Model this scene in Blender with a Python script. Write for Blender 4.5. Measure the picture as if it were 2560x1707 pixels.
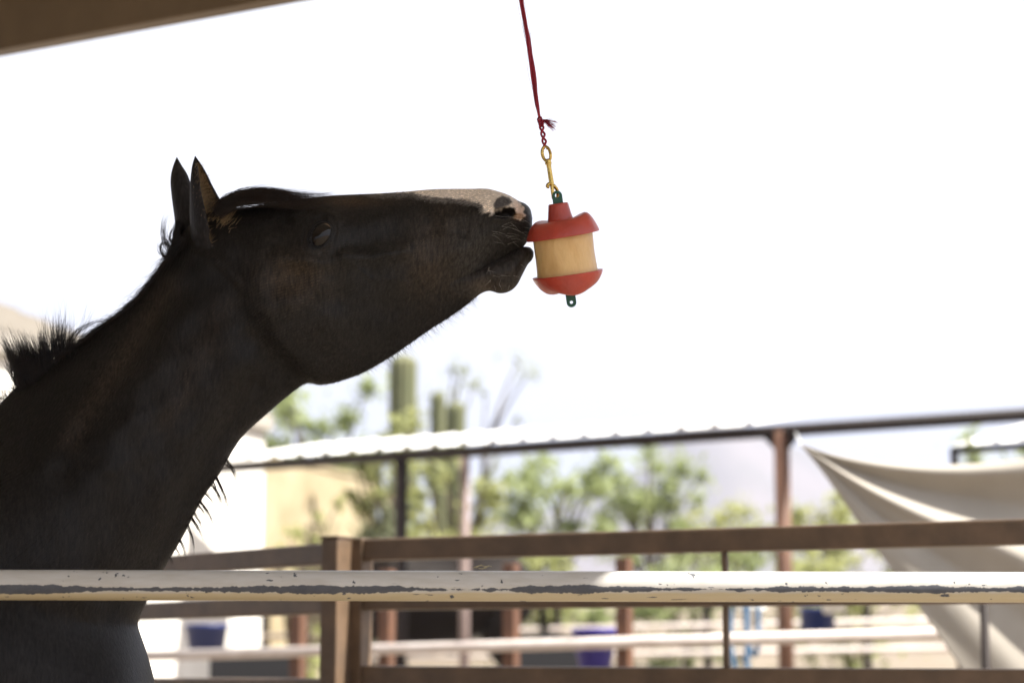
import bpy, bmesh, math, random
import numpy as np
from mathutils import Vector, Matrix
random.seed(7); RNG = np.random.default_rng(11)
SC = bpy.context.scene
COL = SC.collection
for o in list(bpy.data.objects): bpy.data.objects.remove(o)

# ------------------------------------------------------------------ camera, sky, sun, exposure
FPX = 4978.0; CAMZ = 1.15; PITCH = math.atan(766.0/FPX)
cam = bpy.data.cameras.new('camera'); camo = bpy.data.objects.new('camera', cam); COL.objects.link(camo)
camo.location = (0, 0, CAMZ); camo.rotation_euler = (math.pi/2+PITCH, 0, 0)
cam.sensor_width = 36; cam.lens = 70; cam.clip_start = 0.05; cam.clip_end = 9000
cam.dof.use_dof = True; cam.dof.focus_distance = 3.42; cam.dof.aperture_fstop = 3.1
SC.camera = camo

SUN = Vector((0.53, -0.20, 0.82)).normalized()
w = bpy.data.worlds.new('World'); SC.world = w; w.use_nodes = True
nt = w.node_tree; nt.nodes.clear()
def N(t, typ, **kw):
    n = t.nodes.new(typ)
    for k, v in kw.items():
        if k == 'inp':
            for a, b in v.items(): n.inputs[a].default_value = b
        else: setattr(n, k, v)
    return n
out = N(nt, 'ShaderNodeOutputWorld'); bg = N(nt, 'ShaderNodeBackground'); bg.inputs[1].default_value = 0.05
sky = N(nt, 'ShaderNodeTexSky'); sky.sky_type = 'NISHITA'; sky.sun_disc = False
sky.sun_elevation = math.asin(SUN.z); sky.sun_rotation = math.atan2(SUN.x, SUN.y)
sky.air_density = 1.0; sky.dust_density = 2.5; sky.ozone_density = 1.0
tc = N(nt, 'ShaderNodeTexCoord'); mp = N(nt, 'ShaderNodeMapping'); mp.inputs['Scale'].default_value = (1.2, 1.6, 5.0)
nz = N(nt, 'ShaderNodeTexNoise', inp={'Scale': 1.6, 'Detail': 6.0, 'Roughness': .55})
rp = N(nt, 'ShaderNodeMapRange', inp={'From Min': .36, 'From Max': .66, 'To Min': .88, 'To Max': 1.0})
mx = N(nt, 'ShaderNodeMixRGB'); mx.inputs['Color2'].default_value = (6.9, 6.85, 6.85, 1)
nt.links.new(tc.outputs['Generated'], mp.inputs['Vector']); nt.links.new(mp.outputs[0], nz.inputs['Vector'])
nt.links.new(nz.outputs['Fac'], rp.inputs['Value']); nt.links.new(rp.outputs[0], mx.inputs['Fac'])
nt.links.new(sky.outputs[0], mx.inputs['Color1']); nt.links.new(mx.outputs[0], bg.inputs[0]); nt.links.new(bg.outputs[0], out.inputs[0])

sl = bpy.data.lights.new('sun', 'SUN'); sl.energy = 5.0; sl.angle = math.radians(0.53); sl.color = (1, .95, .87)
so = bpy.data.objects.new('sun', sl); COL.objects.link(so); so.location = (6, -2, 9)
so.rotation_euler = SUN.to_track_quat('Z', 'Y').to_euler()
vs = SC.view_settings; vs.view_transform = 'Standard'; vs.look = 'None'; vs.gamma = 1; vs.exposure = 1.85; vs.use_curve_mapping = False
SC.cycles.max_bounces = 10; SC.cycles.diffuse_bounces = 5; SC.cycles.caustics_reflective = False; SC.cycles.caustics_refractive = False

# ------------------------------------------------------------------ helpers
_c, _s = math.cos(PITCH), math.sin(PITCH)
def P(px, py, d):
    """a point of the place at depth d (metres along +Y) seen at photo pixel px, py"""
    a = (px-1280.0)/FPX; b = (853.5-py)/FPX
    y = _c - _s*b; z = _s + _c*b
    return Vector((a*d/y, d, CAMZ + z*d/y))
def Pn(px, py, d):
    px = np.asarray(px, float); py = np.asarray(py, float)
    a = (px-1280.0)/FPX; b = (853.5-py)/FPX
    y = _c - _s*b; z = _s + _c*b
    return np.stack([a*d/y, np.zeros_like(a)+d, CAMZ + z*d/y], -1)
def unP(p):
    """photo pixel of world points (n,3)"""
    p = np.asarray(p, float); x, y, z = p[..., 0], p[..., 1], p[..., 2]-CAMZ
    f = y*_c+z*_s; u = -y*_s+z*_c
    return 1280+FPX*x/f, 853.5-FPX*u/f

def tag(o, label=None, cat=None, group=None, kind=None):
    if label: o['label'] = label
    if cat: o['category'] = cat
    if group: o['group'] = group
    if kind: o['kind'] = kind
    return o
def empty(name, loc=(0, 0, 0), label=None, cat=None, group=None, rot=None):
    o = bpy.data.objects.new(name, None); COL.objects.link(o); o.location = loc
    if rot is not None: o.rotation_euler = rot
    o.empty_display_size = .1
    return tag(o, label, cat, group)
def link(name, me, mat=None, parent=None, world=True):
    o = bpy.data.objects.new(name, me); COL.objects.link(o)
    if mat is not None and not me.materials: me.materials.append(mat)
    if parent is not None:
        o.parent = parent
        if world:                       # vertices are in world coordinates; take the ancestors' offsets off
            q = parent; off = Vector((0, 0, 0))
            while q is not None: off += q.location; q = q.parent
            o.location = -off
    return o
def mesh(name, v, f, smooth=False):
    me = bpy.data.meshes.new(name)
    me.from_pydata([tuple(map(float, a)) for a in v], [], f)
    if smooth: me.polygons.foreach_set('use_smooth', [True]*len(me.polygons))
    me.update(); return me
def fastmesh(name, v, f, smooth=False):
    """v (n,3) array, f (m,k) int array"""
    v = np.ascontiguousarray(v, dtype=np.float32); f = np.ascontiguousarray(f, dtype=np.int32)
    me = bpy.data.meshes.new(name); k = f.shape[1]
    me.vertices.add(len(v)); me.vertices.foreach_set('co', v.ravel())
    me.loops.add(f.size); me.loops.foreach_set('vertex_index', f.ravel())
    me.polygons.add(len(f)); me.polygons.foreach_set('loop_start', np.arange(0, f.size, k, dtype=np.int32))
    me.polygons.foreach_set('loop_total', np.full(len(f), k, dtype=np.int32))
    if smooth: me.polygons.foreach_set('use_smooth', np.ones(len(f), dtype=bool))
    me.update(calc_edges=True); me.validate(); return me
def box_me(name, size, bevel=0.0, seg=2):
    bm = bmesh.new(); bmesh.ops.create_cube(bm, size=1)
    bmesh.ops.scale(bm, vec=size, verts=bm.verts)
    if bevel: bmesh.ops.bevel(bm, geom=bm.edges[:]+bm.verts[:], offset=bevel, segments=seg, affect='EDGES', profile=.6)
    me = bpy.data.meshes.new(name); bm.to_mesh(me); bm.free(); return me
def bar(name, a, b, wy, wz, mat, parent, bevel=.004, up=Vector((0, 0, 1))):
    """rectangular bar from a to b, world coordinates; wy across, wz up"""
    a = Vector(a); b = Vector(b); d = b-a; L = d.length; x = d.normalized()
    y = up.cross(x)
    y = Vector((0, 1, 0)) if y.length < 1e-4 else y.normalized()
    z = x.cross(y)
    me = box_me(name, (L, wy, wz), bevel)
    M = Matrix((x, y, z)).transposed().to_4x4(); M.translation = (a+b)/2
    me.transform(M)
    return link(name, me, mat, parent)
def upright(name, base, top, wx, wy, ang, mat, parent, bevel=.004):
    """square upright between heights, turned by ang about Z"""
    base = Vector(base); me = box_me(name, (wx, wy, top-base.z), bevel)
    M = Matrix.Rotation(ang, 4, 'Z'); M.translation = (base.x, base.y, (base.z+top)/2)
    me.transform(M); return link(name, me, mat, parent)
def tube_arrays(pts, rad, n=12, cap=True):
    pts = np.asarray(pts, float); k = len(pts); rad = np.broadcast_to(np.asarray(rad, float), (k,))
    t = np.gradient(pts, axis=0); t /= np.linalg.norm(t, axis=1)[:, None]+1e-12
    ref = np.array([0, 0, 1.0]) if abs(t[0][2]) < .9 else np.array([0, 1.0, 0])
    V = []; u = np.cross(ref, t[0]); u /= np.linalg.norm(u)
    for i in range(k):
        u = u - t[i]*np.dot(u, t[i]); u /= np.linalg.norm(u); vv = np.cross(t[i], u)
        an = np.arange(n)*2*math.pi/n
        V.append(pts[i]+rad[i]*(np.cos(an)[:, None]*u+np.sin(an)[:, None]*vv))
    V = np.concatenate(V); F = []
    for i in range(k-1):
        for j in range(n):
            F.append((i*n+j, i*n+(j+1) % n, (i+1)*n+(j+1) % n, (i+1)*n+j))
    if cap:
        F.append(tuple(range(n-1, -1, -1))); F.append(tuple(range((k-1)*n, k*n)))
    return V, F
def tube(name, pts, rad, mat, parent, n=12, smooth=True, world=True):
    V, F = tube_arrays(pts, rad, n); return link(name, mesh(name, V, F, smooth), mat, parent, world)
def merge(parts):
    V, F, o = [], [], 0
    for v, f in parts:
        V += [tuple(map(float, a)) for a in v]; F += [tuple(i+o for i in q) for q in f]; o = len(V)
    return V, F
def cr(pts, n):
    """Catmull-Rom through rows of pts, n samples, by row index spacing"""
    p = np.asarray(pts, float); m = len(p); s = np.linspace(0, m-1, n); i = np.clip(s.astype(int), 0, m-2); f = (s-i)[:, None]
    p0 = p[np.clip(i-1, 0, m-1)]; p1 = p[i]; p2 = p[i+1]; p3 = p[np.clip(i+2, 0, m-1)]
    return .5*(2*p1+(p2-p0)*f+(2*p0-5*p1+4*p2-p3)*f**2+(3*p1-p0-3*p2+p3)*f**3)
def hair_mesh(name, paths, r0, mat, parent, sides=3, power=.8):
    """paths (n,k,3) tapered strands as one mesh"""
    p = np.asarray(paths, float); n, k, _ = p.shape; r0 = np.broadcast_to(np.asarray(r0, float), (n,))
    t = np.gradient(p, axis=1); t /= np.linalg.norm(t, axis=2)[..., None]+1e-12
    ref = np.array([.31, .9, .3]); u = np.cross(t, ref); u /= np.linalg.norm(u, axis=2)[..., None]+1e-12; v = np.cross(t, u)
    tap = np.maximum(1-np.linspace(0, 1, k), .06)**power
    r = r0[:, None]*tap[None]
    V = np.stack([p+r[..., None]*(math.cos(a)*u+math.sin(a)*v) for a in np.arange(sides)*2*math.pi/sides], 2)
    idx = np.arange(n*k*sides).reshape(n, k, sides); F = []
    for j in range(sides):
        a = idx[:, :-1, j]; b = idx[:, :-1, (j+1) % sides]; c = idx[:, 1:, (j+1) % sides]; d = idx[:, 1:, j]
        F.append(np.stack([a, b, c, d], -1).reshape(-1, 4))
    return link(name, fastmesh(name, V.reshape(-1, 3), np.concatenate(F), True), mat, parent)
def copy_tree(o, parent=None):
    c = o.copy(); COL.objects.link(c); c.parent = parent
    for ch in list(o.children): copy_tree(ch, c)
    return c

# ------------------------------------------------------------------ materials
MATS = {}
def mat(name, col, rough=.6, spec=.5, metal=0, var=0.0, vscale=8.0, col2=None, bump=0.0, bscale=60.0, sss=0.0, sheen=0.0, stretch=None, trans=0.0, coords='Object'):
    m = bpy.data.materials.new(name); m.use_nodes = True; t = m.node_tree; b = t.nodes['Principled BSDF']
    b.inputs['Base Color'].default_value = (*col, 1); b.inputs['Roughness'].default_value = rough
    b.inputs['Specular IOR Level'].default_value = spec; b.inputs['Metallic'].default_value = metal
    if sss: b.inputs['Subsurface Weight'].default_value = sss; b.inputs['Subsurface Radius'].default_value = (.02, .012, .006)
    if sheen: b.inputs['Sheen Weight'].default_value = sheen; b.inputs['Sheen Roughness'].default_value = .4
    tcn = N(t, 'ShaderNodeTexCoord'); vec = tcn.outputs[coords]
    if stretch:
        mpn = N(t, 'ShaderNodeMapping'); mpn.inputs['Scale'].default_value = stretch; t.links.new(vec, mpn.inputs[0]); vec = mpn.outputs[0]
    if var or col2:
        n1 = N(t, 'ShaderNodeTexNoise', inp={'Scale': vscale, 'Detail': 6.0, 'Roughness': .6}); t.links.new(vec, n1.inputs['Vector'])
        c2 = col2 or tuple(c*(1-var) for c in col)
        mr = N(t, 'ShaderNodeMapRange', inp={'From Min': .35, 'From Max': .68}); t.links.new(n1.outputs['Fac'], mr.inputs[0])
        mixn = N(t, 'ShaderNodeMixRGB'); mixn.inputs[1].default_value = (*col, 1); mixn.inputs[2].default_value = (*c2, 1)
        t.links.new(mr.outputs[0], mixn.inputs[0]); t.links.new(mixn.outputs[0], b.inputs['Base Color'])
    if bump:
        n2 = N(t, 'ShaderNodeTexNoise', inp={'Scale': bscale, 'Detail': 5.0, 'Roughness': .6}); t.links.new(vec, n2.inputs['Vector'])
        bp = N(t, 'ShaderNodeBump', inp={'Strength': bump, 'Distance': .01}); t.links.new(n2.outputs['Fac'], bp.inputs['Height']); t.links.new(bp.outputs[0], b.inputs['Normal'])
    if trans:
        tr = N(t, 'ShaderNodeBsdfTranslucent'); tr.inputs[0].default_value = (*col, 1); mxs = N(t, 'ShaderNodeMixShader'); mxs.inputs[0].default_value = trans
        o = t.nodes['Material Output']; t.links.new(b.outputs[0], mxs.inputs[1]); t.links.new(tr.outputs[0], mxs.inputs[2]); t.links.new(mxs.outputs[0], o.inputs[0])
        for l in list(t.links):
            if l.to_node == b and l.to_socket.name == 'Base Color': t.links.new(l.from_socket, tr.inputs[0])
    MATS[name] = m; return m
mat('sand', (.215, .18, .14), .9, .2, col2=(.155, .128, .10), vscale=.7, bump=.6, bscale=14)
mat('brown_paint', (.100, .069, .046), .42, .5, col2=(.165, .108, .068), vscale=11, bump=.12, bscale=90)
mat('brown_beam', (.19, .138, .086), .55, .35, col2=(.155, .112, .07), vscale=5, bump=.08, bscale=40)
mat('rust_paint', (.135, .066, .038), .6, .3, col2=(.095, .05, .034), vscale=9, bump=.15, bscale=60)
mat('dark_brown', (.013, .0085, .0075), .6, .2, col2=(.02, .013, .011), vscale=9)
mat('pinkish_paint', (.26, .20, .185), .6, .35, col2=(.19, .14, .13), vscale=9)
mat('pale_rail', (.62, .56, .52), .5, .4, col2=(.48, .41, .37), vscale=7)
mat('white_roof', (.74, .74, .72), .45, .4, col2=(.62, .61, .58), vscale=2)
mat('black_steel', (.016, .016, .018), .5, .4)
mat('white_stucco', (.78, .75, .70), .9, .2, col2=(.70, .67, .61), vscale=2, bump=.2)
mat('cream_stucco', (.40, .34, .23), .9, .2, col2=(.29, .235, .145), vscale=1.5, bump=.2)  # browner mottle painted in for dappled tree shade on the wall
mat('beige_roof', (.33, .305, .27), .8, .2, col2=(.28, .255, .22), vscale=3)
mat('tarp', (.42, .385, .335), .75, .2, col2=(.36, .33, .285), vscale=3, bump=.12, bscale=200, trans=.12)
mat('blue_plastic', (.012, .025, .12), .4, .5)
mat('purple_blue', (.02, .012, .20), .4, .5)
mat('lightblue', (.05, .13, .24), .5, .4)
mat('white_plastic', (.75, .75, .73), .4, .5)
mat('leaf_green', (.29, .335, .15), .6, .3, col2=(.235, .275, .12), vscale=.8, trans=.45)
mat('leaf_grey', (.29, .315, .20), .65, .3, col2=(.22, .245, .15), vscale=.8, trans=.45)
mat('leaf_yellow', (.34, .35, .14), .6, .3, col2=(.27, .295, .12), vscale=.8, trans=.45)
mat('bark', (.12, .10, .07), .9, .2, col2=(.07, .055, .04), vscale=5, bump=.5)
mat('cactus', (.115, .13, .07), .7, .3, col2=(.16, .16, .085), vscale=3)
mat('rock', (.20, .17, .165), .95, .1, col2=(.14, .13, .12), vscale=.01)
mat('toy_red', (.43, .05, .027), .33, .5, col2=(.32, .037, .024), vscale=25, bump=.16, bscale=140, sss=.08)
mat('toy_green', (.004, .085, .06), .4, .5, var=.3, vscale=60)
mat('salt_lick', (.70, .49, .23), .40, .45, col2=(.56, .35, .14), vscale=26, bump=.3, bscale=60, sss=.3, stretch=(1, 1, .45))
mat('brass', (.62, .42, .12), .12, .5, metal=1, var=.35, vscale=110, bump=.06, bscale=80)
mat('twine', (.30, .010, .030), .6, .4, var=.4, vscale=200)
mat('hay', (.42, .37, .22), .7, .3)
MANE = mat('mane_hair', (.007, .0065, .0075), .42, .25, col2=(.022, .014, .010), vscale=30)
mat('forelock_brown', (.018, .009, .006), .42, .25, col2=(.012, .009, .008), vscale=20)
mat('tan_hair', (.42, .31, .175), .55, .3, col2=(.24, .17, .095), vscale=40)
mat('blaze_hair', (.34, .31, .28), .5, .3, col2=(.12, .11, .10), vscale=90)
mat('lid_skin', (.0040, .0038, .0042), .36, .22, col2=(.007, .0065, .0065), vscale=220, bump=.3, bscale=400)
mat('whisker', (.55, .52, .47), .5, .4)
mat('hoof', (.03, .025, .02), .5, .4)

def coat_mat():
    m = bpy.data.materials.new('horse_coat'); m.use_nodes = True; t = m.node_tree; b = t.nodes['Principled BSDF']
    at = N(t, 'ShaderNodeAttribute'); at.attribute_name = 'coat'
    tcn = N(t, 'ShaderNodeTexCoord')
    n1 = N(t, 'ShaderNodeTexNoise', inp={'Scale': 7.0, 'Detail': 4.0}); t.links.new(tcn.outputs['Object'], n1.inputs['Vector'])
    mp1 = N(t, 'ShaderNodeMapping'); mp1.inputs['Rotation'].default_value = (0, math.radians(58), 0); mp1.inputs['Scale'].default_value = (230, 230, 42)
    t.links.new(tcn.outputs['Object'], mp1.inputs[0])
    n2 = N(t, 'ShaderNodeTexNoise', inp={'Scale': 1.0, 'Detail': 4.0, 'Roughness': .7}); t.links.new(mp1.outputs[0], n2.inputs['Vector'])
    mr = N(t, 'ShaderNodeMapRange', inp={'From Min': .3, 'From Max': .7, 'To Min': .75, 'To Max': 1.25}); t.links.new(n1.outputs['Fac'], mr.inputs[0])
    mr2 = N(t, 'ShaderNodeMapRange', inp={'From Min': .3, 'From Max': .7, 'To Min': .3, 'To Max': 1.9}); t.links.new(n2.outputs['Fac'], mr2.inputs[0])
    mu = N(t, 'ShaderNodeMath', operation='MULTIPLY'); t.links.new(mr.outputs[0], mu.inputs[0]); t.links.new(mr2.outputs[0], mu.inputs[1])
    sep = N(t, 'ShaderNodeSeparateColor'); t.links.new(at.outputs['Color'], sep.inputs[0])
    pale = N(t, 'ShaderNodeMapRange', inp={'From Min': .06, 'From Max': .3, 'To Max': .8}); t.links.new(sep.outputs[0], pale.inputs[0])
    lerp = N(t, 'ShaderNodeMix'); lerp.data_type = 'FLOAT'; t.links.new(pale.outputs[0], lerp.inputs[0]); t.links.new(mu.outputs[0], lerp.inputs[2]); lerp.inputs[3].default_value = 1.0
    vm = N(t, 'ShaderNodeVectorMath', operation='SCALE'); t.links.new(at.outputs['Color'], vm.inputs[0]); t.links.new(lerp.outputs[0], vm.inputs['Scale'])
    t.links.new(vm.outputs[0], b.inputs['Base Color'])
    bp = N(t, 'ShaderNodeBump', inp={'Strength': .7, 'Distance': .0018}); t.links.new(n2.outputs['Fac'], bp.inputs['Height']); t.links.new(bp.outputs[0], b.inputs['Normal'])
    b.inputs['Roughness'].default_value = .42; b.inputs['Specular IOR Level'].default_value = .15
    b.inputs['Sheen Weight'].default_value = .015; b.inputs['Sheen Roughness'].default_value = .45; b.inputs['Sheen Tint'].default_value = (.6, .5, .42, 1)
    MATS['coat'] = m; return m
coat_mat()

def pipe_mat():
    """cream paint worn off along a band: bare grey steel shows; local X runs along the pipe"""
    m = bpy.data.materials.new('worn_cream_paint'); m.use_nodes = True; t = m.node_tree; b = t.nodes['Principled BSDF']
    L = t.links.new
    tcn = N(t, 'ShaderNodeTexCoord'); sp = N(t, 'ShaderNodeSeparateXYZ'); L(tcn.outputs['Object'], sp.inputs[0])
    def M(op, a, b_=None):
        n = N(t, 'ShaderNodeMath', operation=op)
        for i, q in enumerate((a, b_)):
            if q is None: continue
            if isinstance(q, (int, float)): n.inputs[i].default_value = q
            else: L(q, n.inputs[i])
        return n.outputs[0]
    def noise(sx, sy, sz, detail=5.0, off=0.0, rough=.6):
        mp_ = N(t, 'ShaderNodeMapping'); mp_.inputs['Scale'].default_value = (sx, sy, sz); mp_.inputs['Location'].default_value = (off, off, off)
        L(tcn.outputs['Object'], mp_.inputs[0]); nn = N(t, 'ShaderNodeTexNoise', inp={'Scale': 1.0, 'Detail': detail, 'Roughness': rough}); L(mp_.outputs[0], nn.inputs['Vector']); return nn.outputs['Fac']
    low = noise(4.5, 0, 0, 3.0, 3.1); edge = noise(60, 0, 60, 8.0, 1.7, .72)
    zc = M('ADD', -.0058, M('MULTIPLY', M('SUBTRACT', noise(2.2, 0, 0, 2.0, 8.4), .5), .004))
    half = M('ADD', M('MULTIPLY', M('SUBTRACT', low, .5), .028), .0046)
    half = M('MINIMUM', half, .0068)
    half = M('ADD', half, M('MULTIPLY', M('SUBTRACT', edge, .5), .0135))
    band = M('LESS_THAN', M('ABSOLUTE', M('SUBTRACT', sp.outputs[2], zc)), half)
    chips = M('GREATER_THAN', M('ADD', noise(60, 60, 60, 5.0, 5.5, .55), M('MULTIPLY', noise(3.5, 0, 0, 2.0, 2.2), .22)), .795)
    scr = M('GREATER_THAN', M('ADD', noise(28, 120, 120, 4.0, 9.2, .5), M('MULTIPLY', noise(2.4, 0, 0, 2.0, 4.2), .2)), .805)
    mask = M('MAXIMUM', band, M('MAXIMUM', chips, scr))
    paint = N(t, 'ShaderNodeMixRGB'); paint.inputs[1].default_value = (.50, .49, .465, 1); paint.inputs[2].default_value = (.42, .40, .36, 1)
    pf = N(t, 'ShaderNodeMapRange', inp={'From Min': .38, 'From Max': .7}); L(noise(14, 70, 70, 6.0, .4), pf.inputs[0]); L(pf.outputs[0], paint.inputs[0])
    # yellow along the lower side: yellowed paint plus painted-in bounce off sunlit dirt
    yel = N(t, 'ShaderNodeMixRGB'); yel.inputs[2].default_value = (.46, .38, .22, 1)
    yf = N(t, 'ShaderNodeMapRange', inp={'From Min': -.009, 'From Max': -.013, 'To Max': .8}); L(M('ADD', sp.outputs[2], M('MULTIPLY', M('SUBTRACT', noise(25, 0, 40, 4.0, 6.6), .5), .005)), yf.inputs[0])
    L(yf.outputs[0], yel.inputs[0]); L(paint.outputs[0], yel.inputs[1])
    steel = N(t, 'ShaderNodeMixRGB'); steel.inputs[1].default_value = (.035, .042, .058, 1); steel.inputs[2].default_value = (.095, .10, .115, 1); L(noise(60, 60, 60, 5.0, 7.7), steel.inputs[0])
    mixc = N(t, 'ShaderNodeMixRGB'); L(mask, mixc.inputs[0]); L(yel.outputs[0], mixc.inputs[1]); L(steel.outputs[0], mixc.inputs[2])
    L(mixc.outputs[0], b.inputs['Base Color'])
    rg = N(t, 'ShaderNodeMapRange', inp={'To Min': .34, 'To Max': .6}); L(mask, rg.inputs[0]); L(rg.outputs[0], b.inputs['Roughness'])
    h = M('ADD', M('MULTIPLY', mask, -1.0), M('MULTIPLY', noise(120, 120, 120, 4.0), .12))
    bp = N(t, 'ShaderNodeBump', inp={'Strength': .6, 'Distance': .0007}); L(h, bp.inputs['Height']); L(bp.outputs[0], b.inputs['Normal'])
    MATS['pipe'] = m; return m
pipe_mat()
M_ = MATS

# ------------------------------------------------------------------ ground and hills
def gz(x, y):
    y = np.asarray(y, float); x = np.asarray(x, float)
    a = np.interp(y, [-1e4, 10, 16, 22, 30, 40, 60, 120, 400, 1e4], [0, 0, .12, .5, 1.3, 2.1, 3.2, 5.0, 12, 40])
    return a + .03*np.sin(x*.9+y*.33)*np.clip((y-6)/10, 0, 1)
def build_ground():
    r = np.concatenate([np.linspace(0, 12, 25)[1:], np.linspace(12, 60, 60)[1:], np.geomspace(60, 3500, 40)[1:]])
    n = 96; an = np.arange(n)*2*math.pi/n
    X = r[:, None]*np.cos(an); Y = r[:, None]*np.sin(an); Z = gz(X, Y)
    V = np.concatenate([[[0, 0, 0]], np.stack([X, Y, Z], -1).reshape(-1, 3)])
    F = [(0, 1+j, 1+(j+1) % n) for j in range(n)]
    for i in range(len(r)-1):
        for j in range(n):
            a = 1+i*n
            F.append((a+j, a+n+j, a+n+(j+1) % n, a+(j+1) % n))
    o = link('ground', mesh('ground', V, F, True), M_['sand']); tag(o, kind='structure')
build_ground()
def build_mountains():
    # a ridge of hills far off: a displaced strip, seen between the fence posts
    nx, ny = 160, 36
    xs = np.linspace(-1500, 1900, nx); ts = np.linspace(-1, 1, ny)
    prof = np.interp(xs, [-1500, -900, -300, -80, 40, 110, 150, 185, 230, 300, 420, 700, 1200, 1900],
                         [60, 90, 110, 100, 112, 150, 190, 196, 176, 150, 140, 150, 110, 60])
    X, T = np.meshgrid(xs, ts, indexing='ij'); Y = 1750+T*420
    rid = np.abs(np.sin(X*.021+T*2.0))*.5+np.abs(np.sin(X*.047-T*3.1))*.25
    Z = prof[:, None]*np.clip(1-np.abs(T)**1.3, 0, 1)*(1-.22*rid*np.clip(np.abs(T)*2.2, 0, 1))+gz(X, Y)-6
    V = np.stack([X, Y, Z], -1).reshape(-1, 3); F = []
    for i in range(nx-1):
        for j in range(ny-1): F.append((i*ny+j, (i+1)*ny+j, (i+1)*ny+j+1, i*ny+j+1))
    o = link('mountains', mesh('mountains', V, F, True), M_['rock']); tag(o, kind='structure')
build_mountains()

U = Vector((0.88, -0.475, 0)).normalized(); VI = Vector((-U.y, U.x, 0))*-1   # along the eave; inward, under the roof
ANG = math.atan2(U.y, U.x)

# ------------------------------------------------------------------ the stable roof over horse and camera
def build_roof():
    O = Vector((-0.56, 5.38, 0)); e = empty('stable_roof', O+VI*2, 'brown eave beam and roof of the stable shelter at the upper left', 'roof')
    U0, U1, D = -6.2, 3.02, 9.0
    zb = P(760, 0, 5.38).z
    rise = .05
    Q = lambda a, b, z: O+U*a+VI*b+Vector((0, 0, z))
    bar('eave_beam', Q(U0, .03, zb+.13), Q(U1, .03, zb+.13), .06, .26, M_['brown_beam'], e, .004)
    for k, b in enumerate((1.75, 3.5, 5.2, 6.9, 8.8)):
        bar('purlin', Q(U0, b, zb+.17+rise*b), Q(U1, b, zb+.17+rise*b), .06, .16, M_['brown_beam'], e, .004)
    pw = .9; n = int(math.ceil((U1+.03-U0)/pw))
    for i in range(n):
        a0 = U1+.03-(i+1)*pw-.02; a1 = U1+.03-i*pw+.02*(i > 0)
        prof = []
        m = 25
        for j in range(m):
            a = a0+(a1-a0)*j/(m-1); ph = ((a-a0)/.3) % 1
            prof.append((a, .018 if .4 < ph < .6 else 0.0))
        V = []; F = []
        for b in (-.12, 2.9, 6.0, D):
            for a, h in prof: V.append(Q(a, b, zb+.262+rise*b+h+.004*(i % 2)))
        for q in range(3):
            for j in range(m-1): F.append((q*m+j, q*m+j+1, (q+1)*m+j+1, (q+1)*m+j))
        me = mesh('roof_panel', V, F); ob = link('roof_panel', me, M_['white_roof'], e)
        sd = ob.modifiers.new('thick', 'SOLIDIFY'); sd.thickness = .0015
    for i in range(34):
        a = U1-.25-i*.27; p0 = Q(a, 8.75, 0); bar('added_shade_plank', (p0.x, p0.y, 0.02), (p0.x, p0.y, zb+.15+rise*8.7), .25, .025, M_['brown_beam'], e, .003, up=U)  # unseen plank wall added behind the camera to darken horse and eye
    for a, b in ((U1-.1, .1), (U1-.1, 8.9), (-4.2, .1), (-4.2, 8.9)):
        p = Q(a, b, 0); upright('post', (p.x, p.y, -.1), zb+.1+rise*max(b-.1, 0), .09, .09, ANG, M_['brown_beam'], e)
    return zb
ROOFZ = build_roof()

# ------------------------------------------------------------------ foreground pipe rail panel
def build_panel():
    D0 = 3.20; R = .0242
    a = P(-900, 1460, D0); b = P(3500, 1460, D0)
    l = P(0, 1461.5, D0); r = P(2560, 1467.5, D0)
    zc = (l.z+r.z)/2; dz = (r.z-l.z)/(r.x-l.x)
    e = empty('corral_panel', (0, D0, 0), 'cream pipe rail with a peeling grey band in front of the horse', 'fence')
    V, F = tube_arrays([(x, 0, x*dz) for x in np.linspace(a.x, b.x, 60)], R, 40)
    o = link('top_rail', mesh('top_rail', V, F, True), M_['pipe'], e, False); o.location = (0, 0, zc)
    for z in (.88, .55, .22):
        V, F = tube_arrays([(x, 0, 0) for x in (a.x+.03, b.x-.03)], R, 24)
        o = link('lower_rail', mesh('lower_rail', V, F, True), M_['pipe'], e, False); o.location = (0, 0, z)
    for x in (a.x, b.x):
        tube('post', [(x, D0, -.1), (x, D0, zc+.05)], .03, M_['pipe'], e, 24)
    return zc, D0
PIPEZ, PIPED = build_panel()
def build_hay():
    p = P(1190, 1421.5, PIPED); e = empty('hay_wisp', p, 'tiny pale wisp of hay lying on the cream pipe rail', 'hay')
    for k, (dx, l, an, c) in enumerate(((-.004, .020, .15, .004), (.004, .018, .35, -.003), (.012, .014, -.3, .003), (0, .013, .8, .001))):
        pts = [p+Vector((dx+math.cos(an)*l*s, .002*k-.004, .0012+abs(math.sin(an))*l*s*.6+c*s*(1-s)*3)) for s in np.linspace(0, 1, 7)]
        tube('stalk', pts, np.linspace(.0007, .0003, 7), M_['hay'], e, 5)
build_hay()

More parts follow.
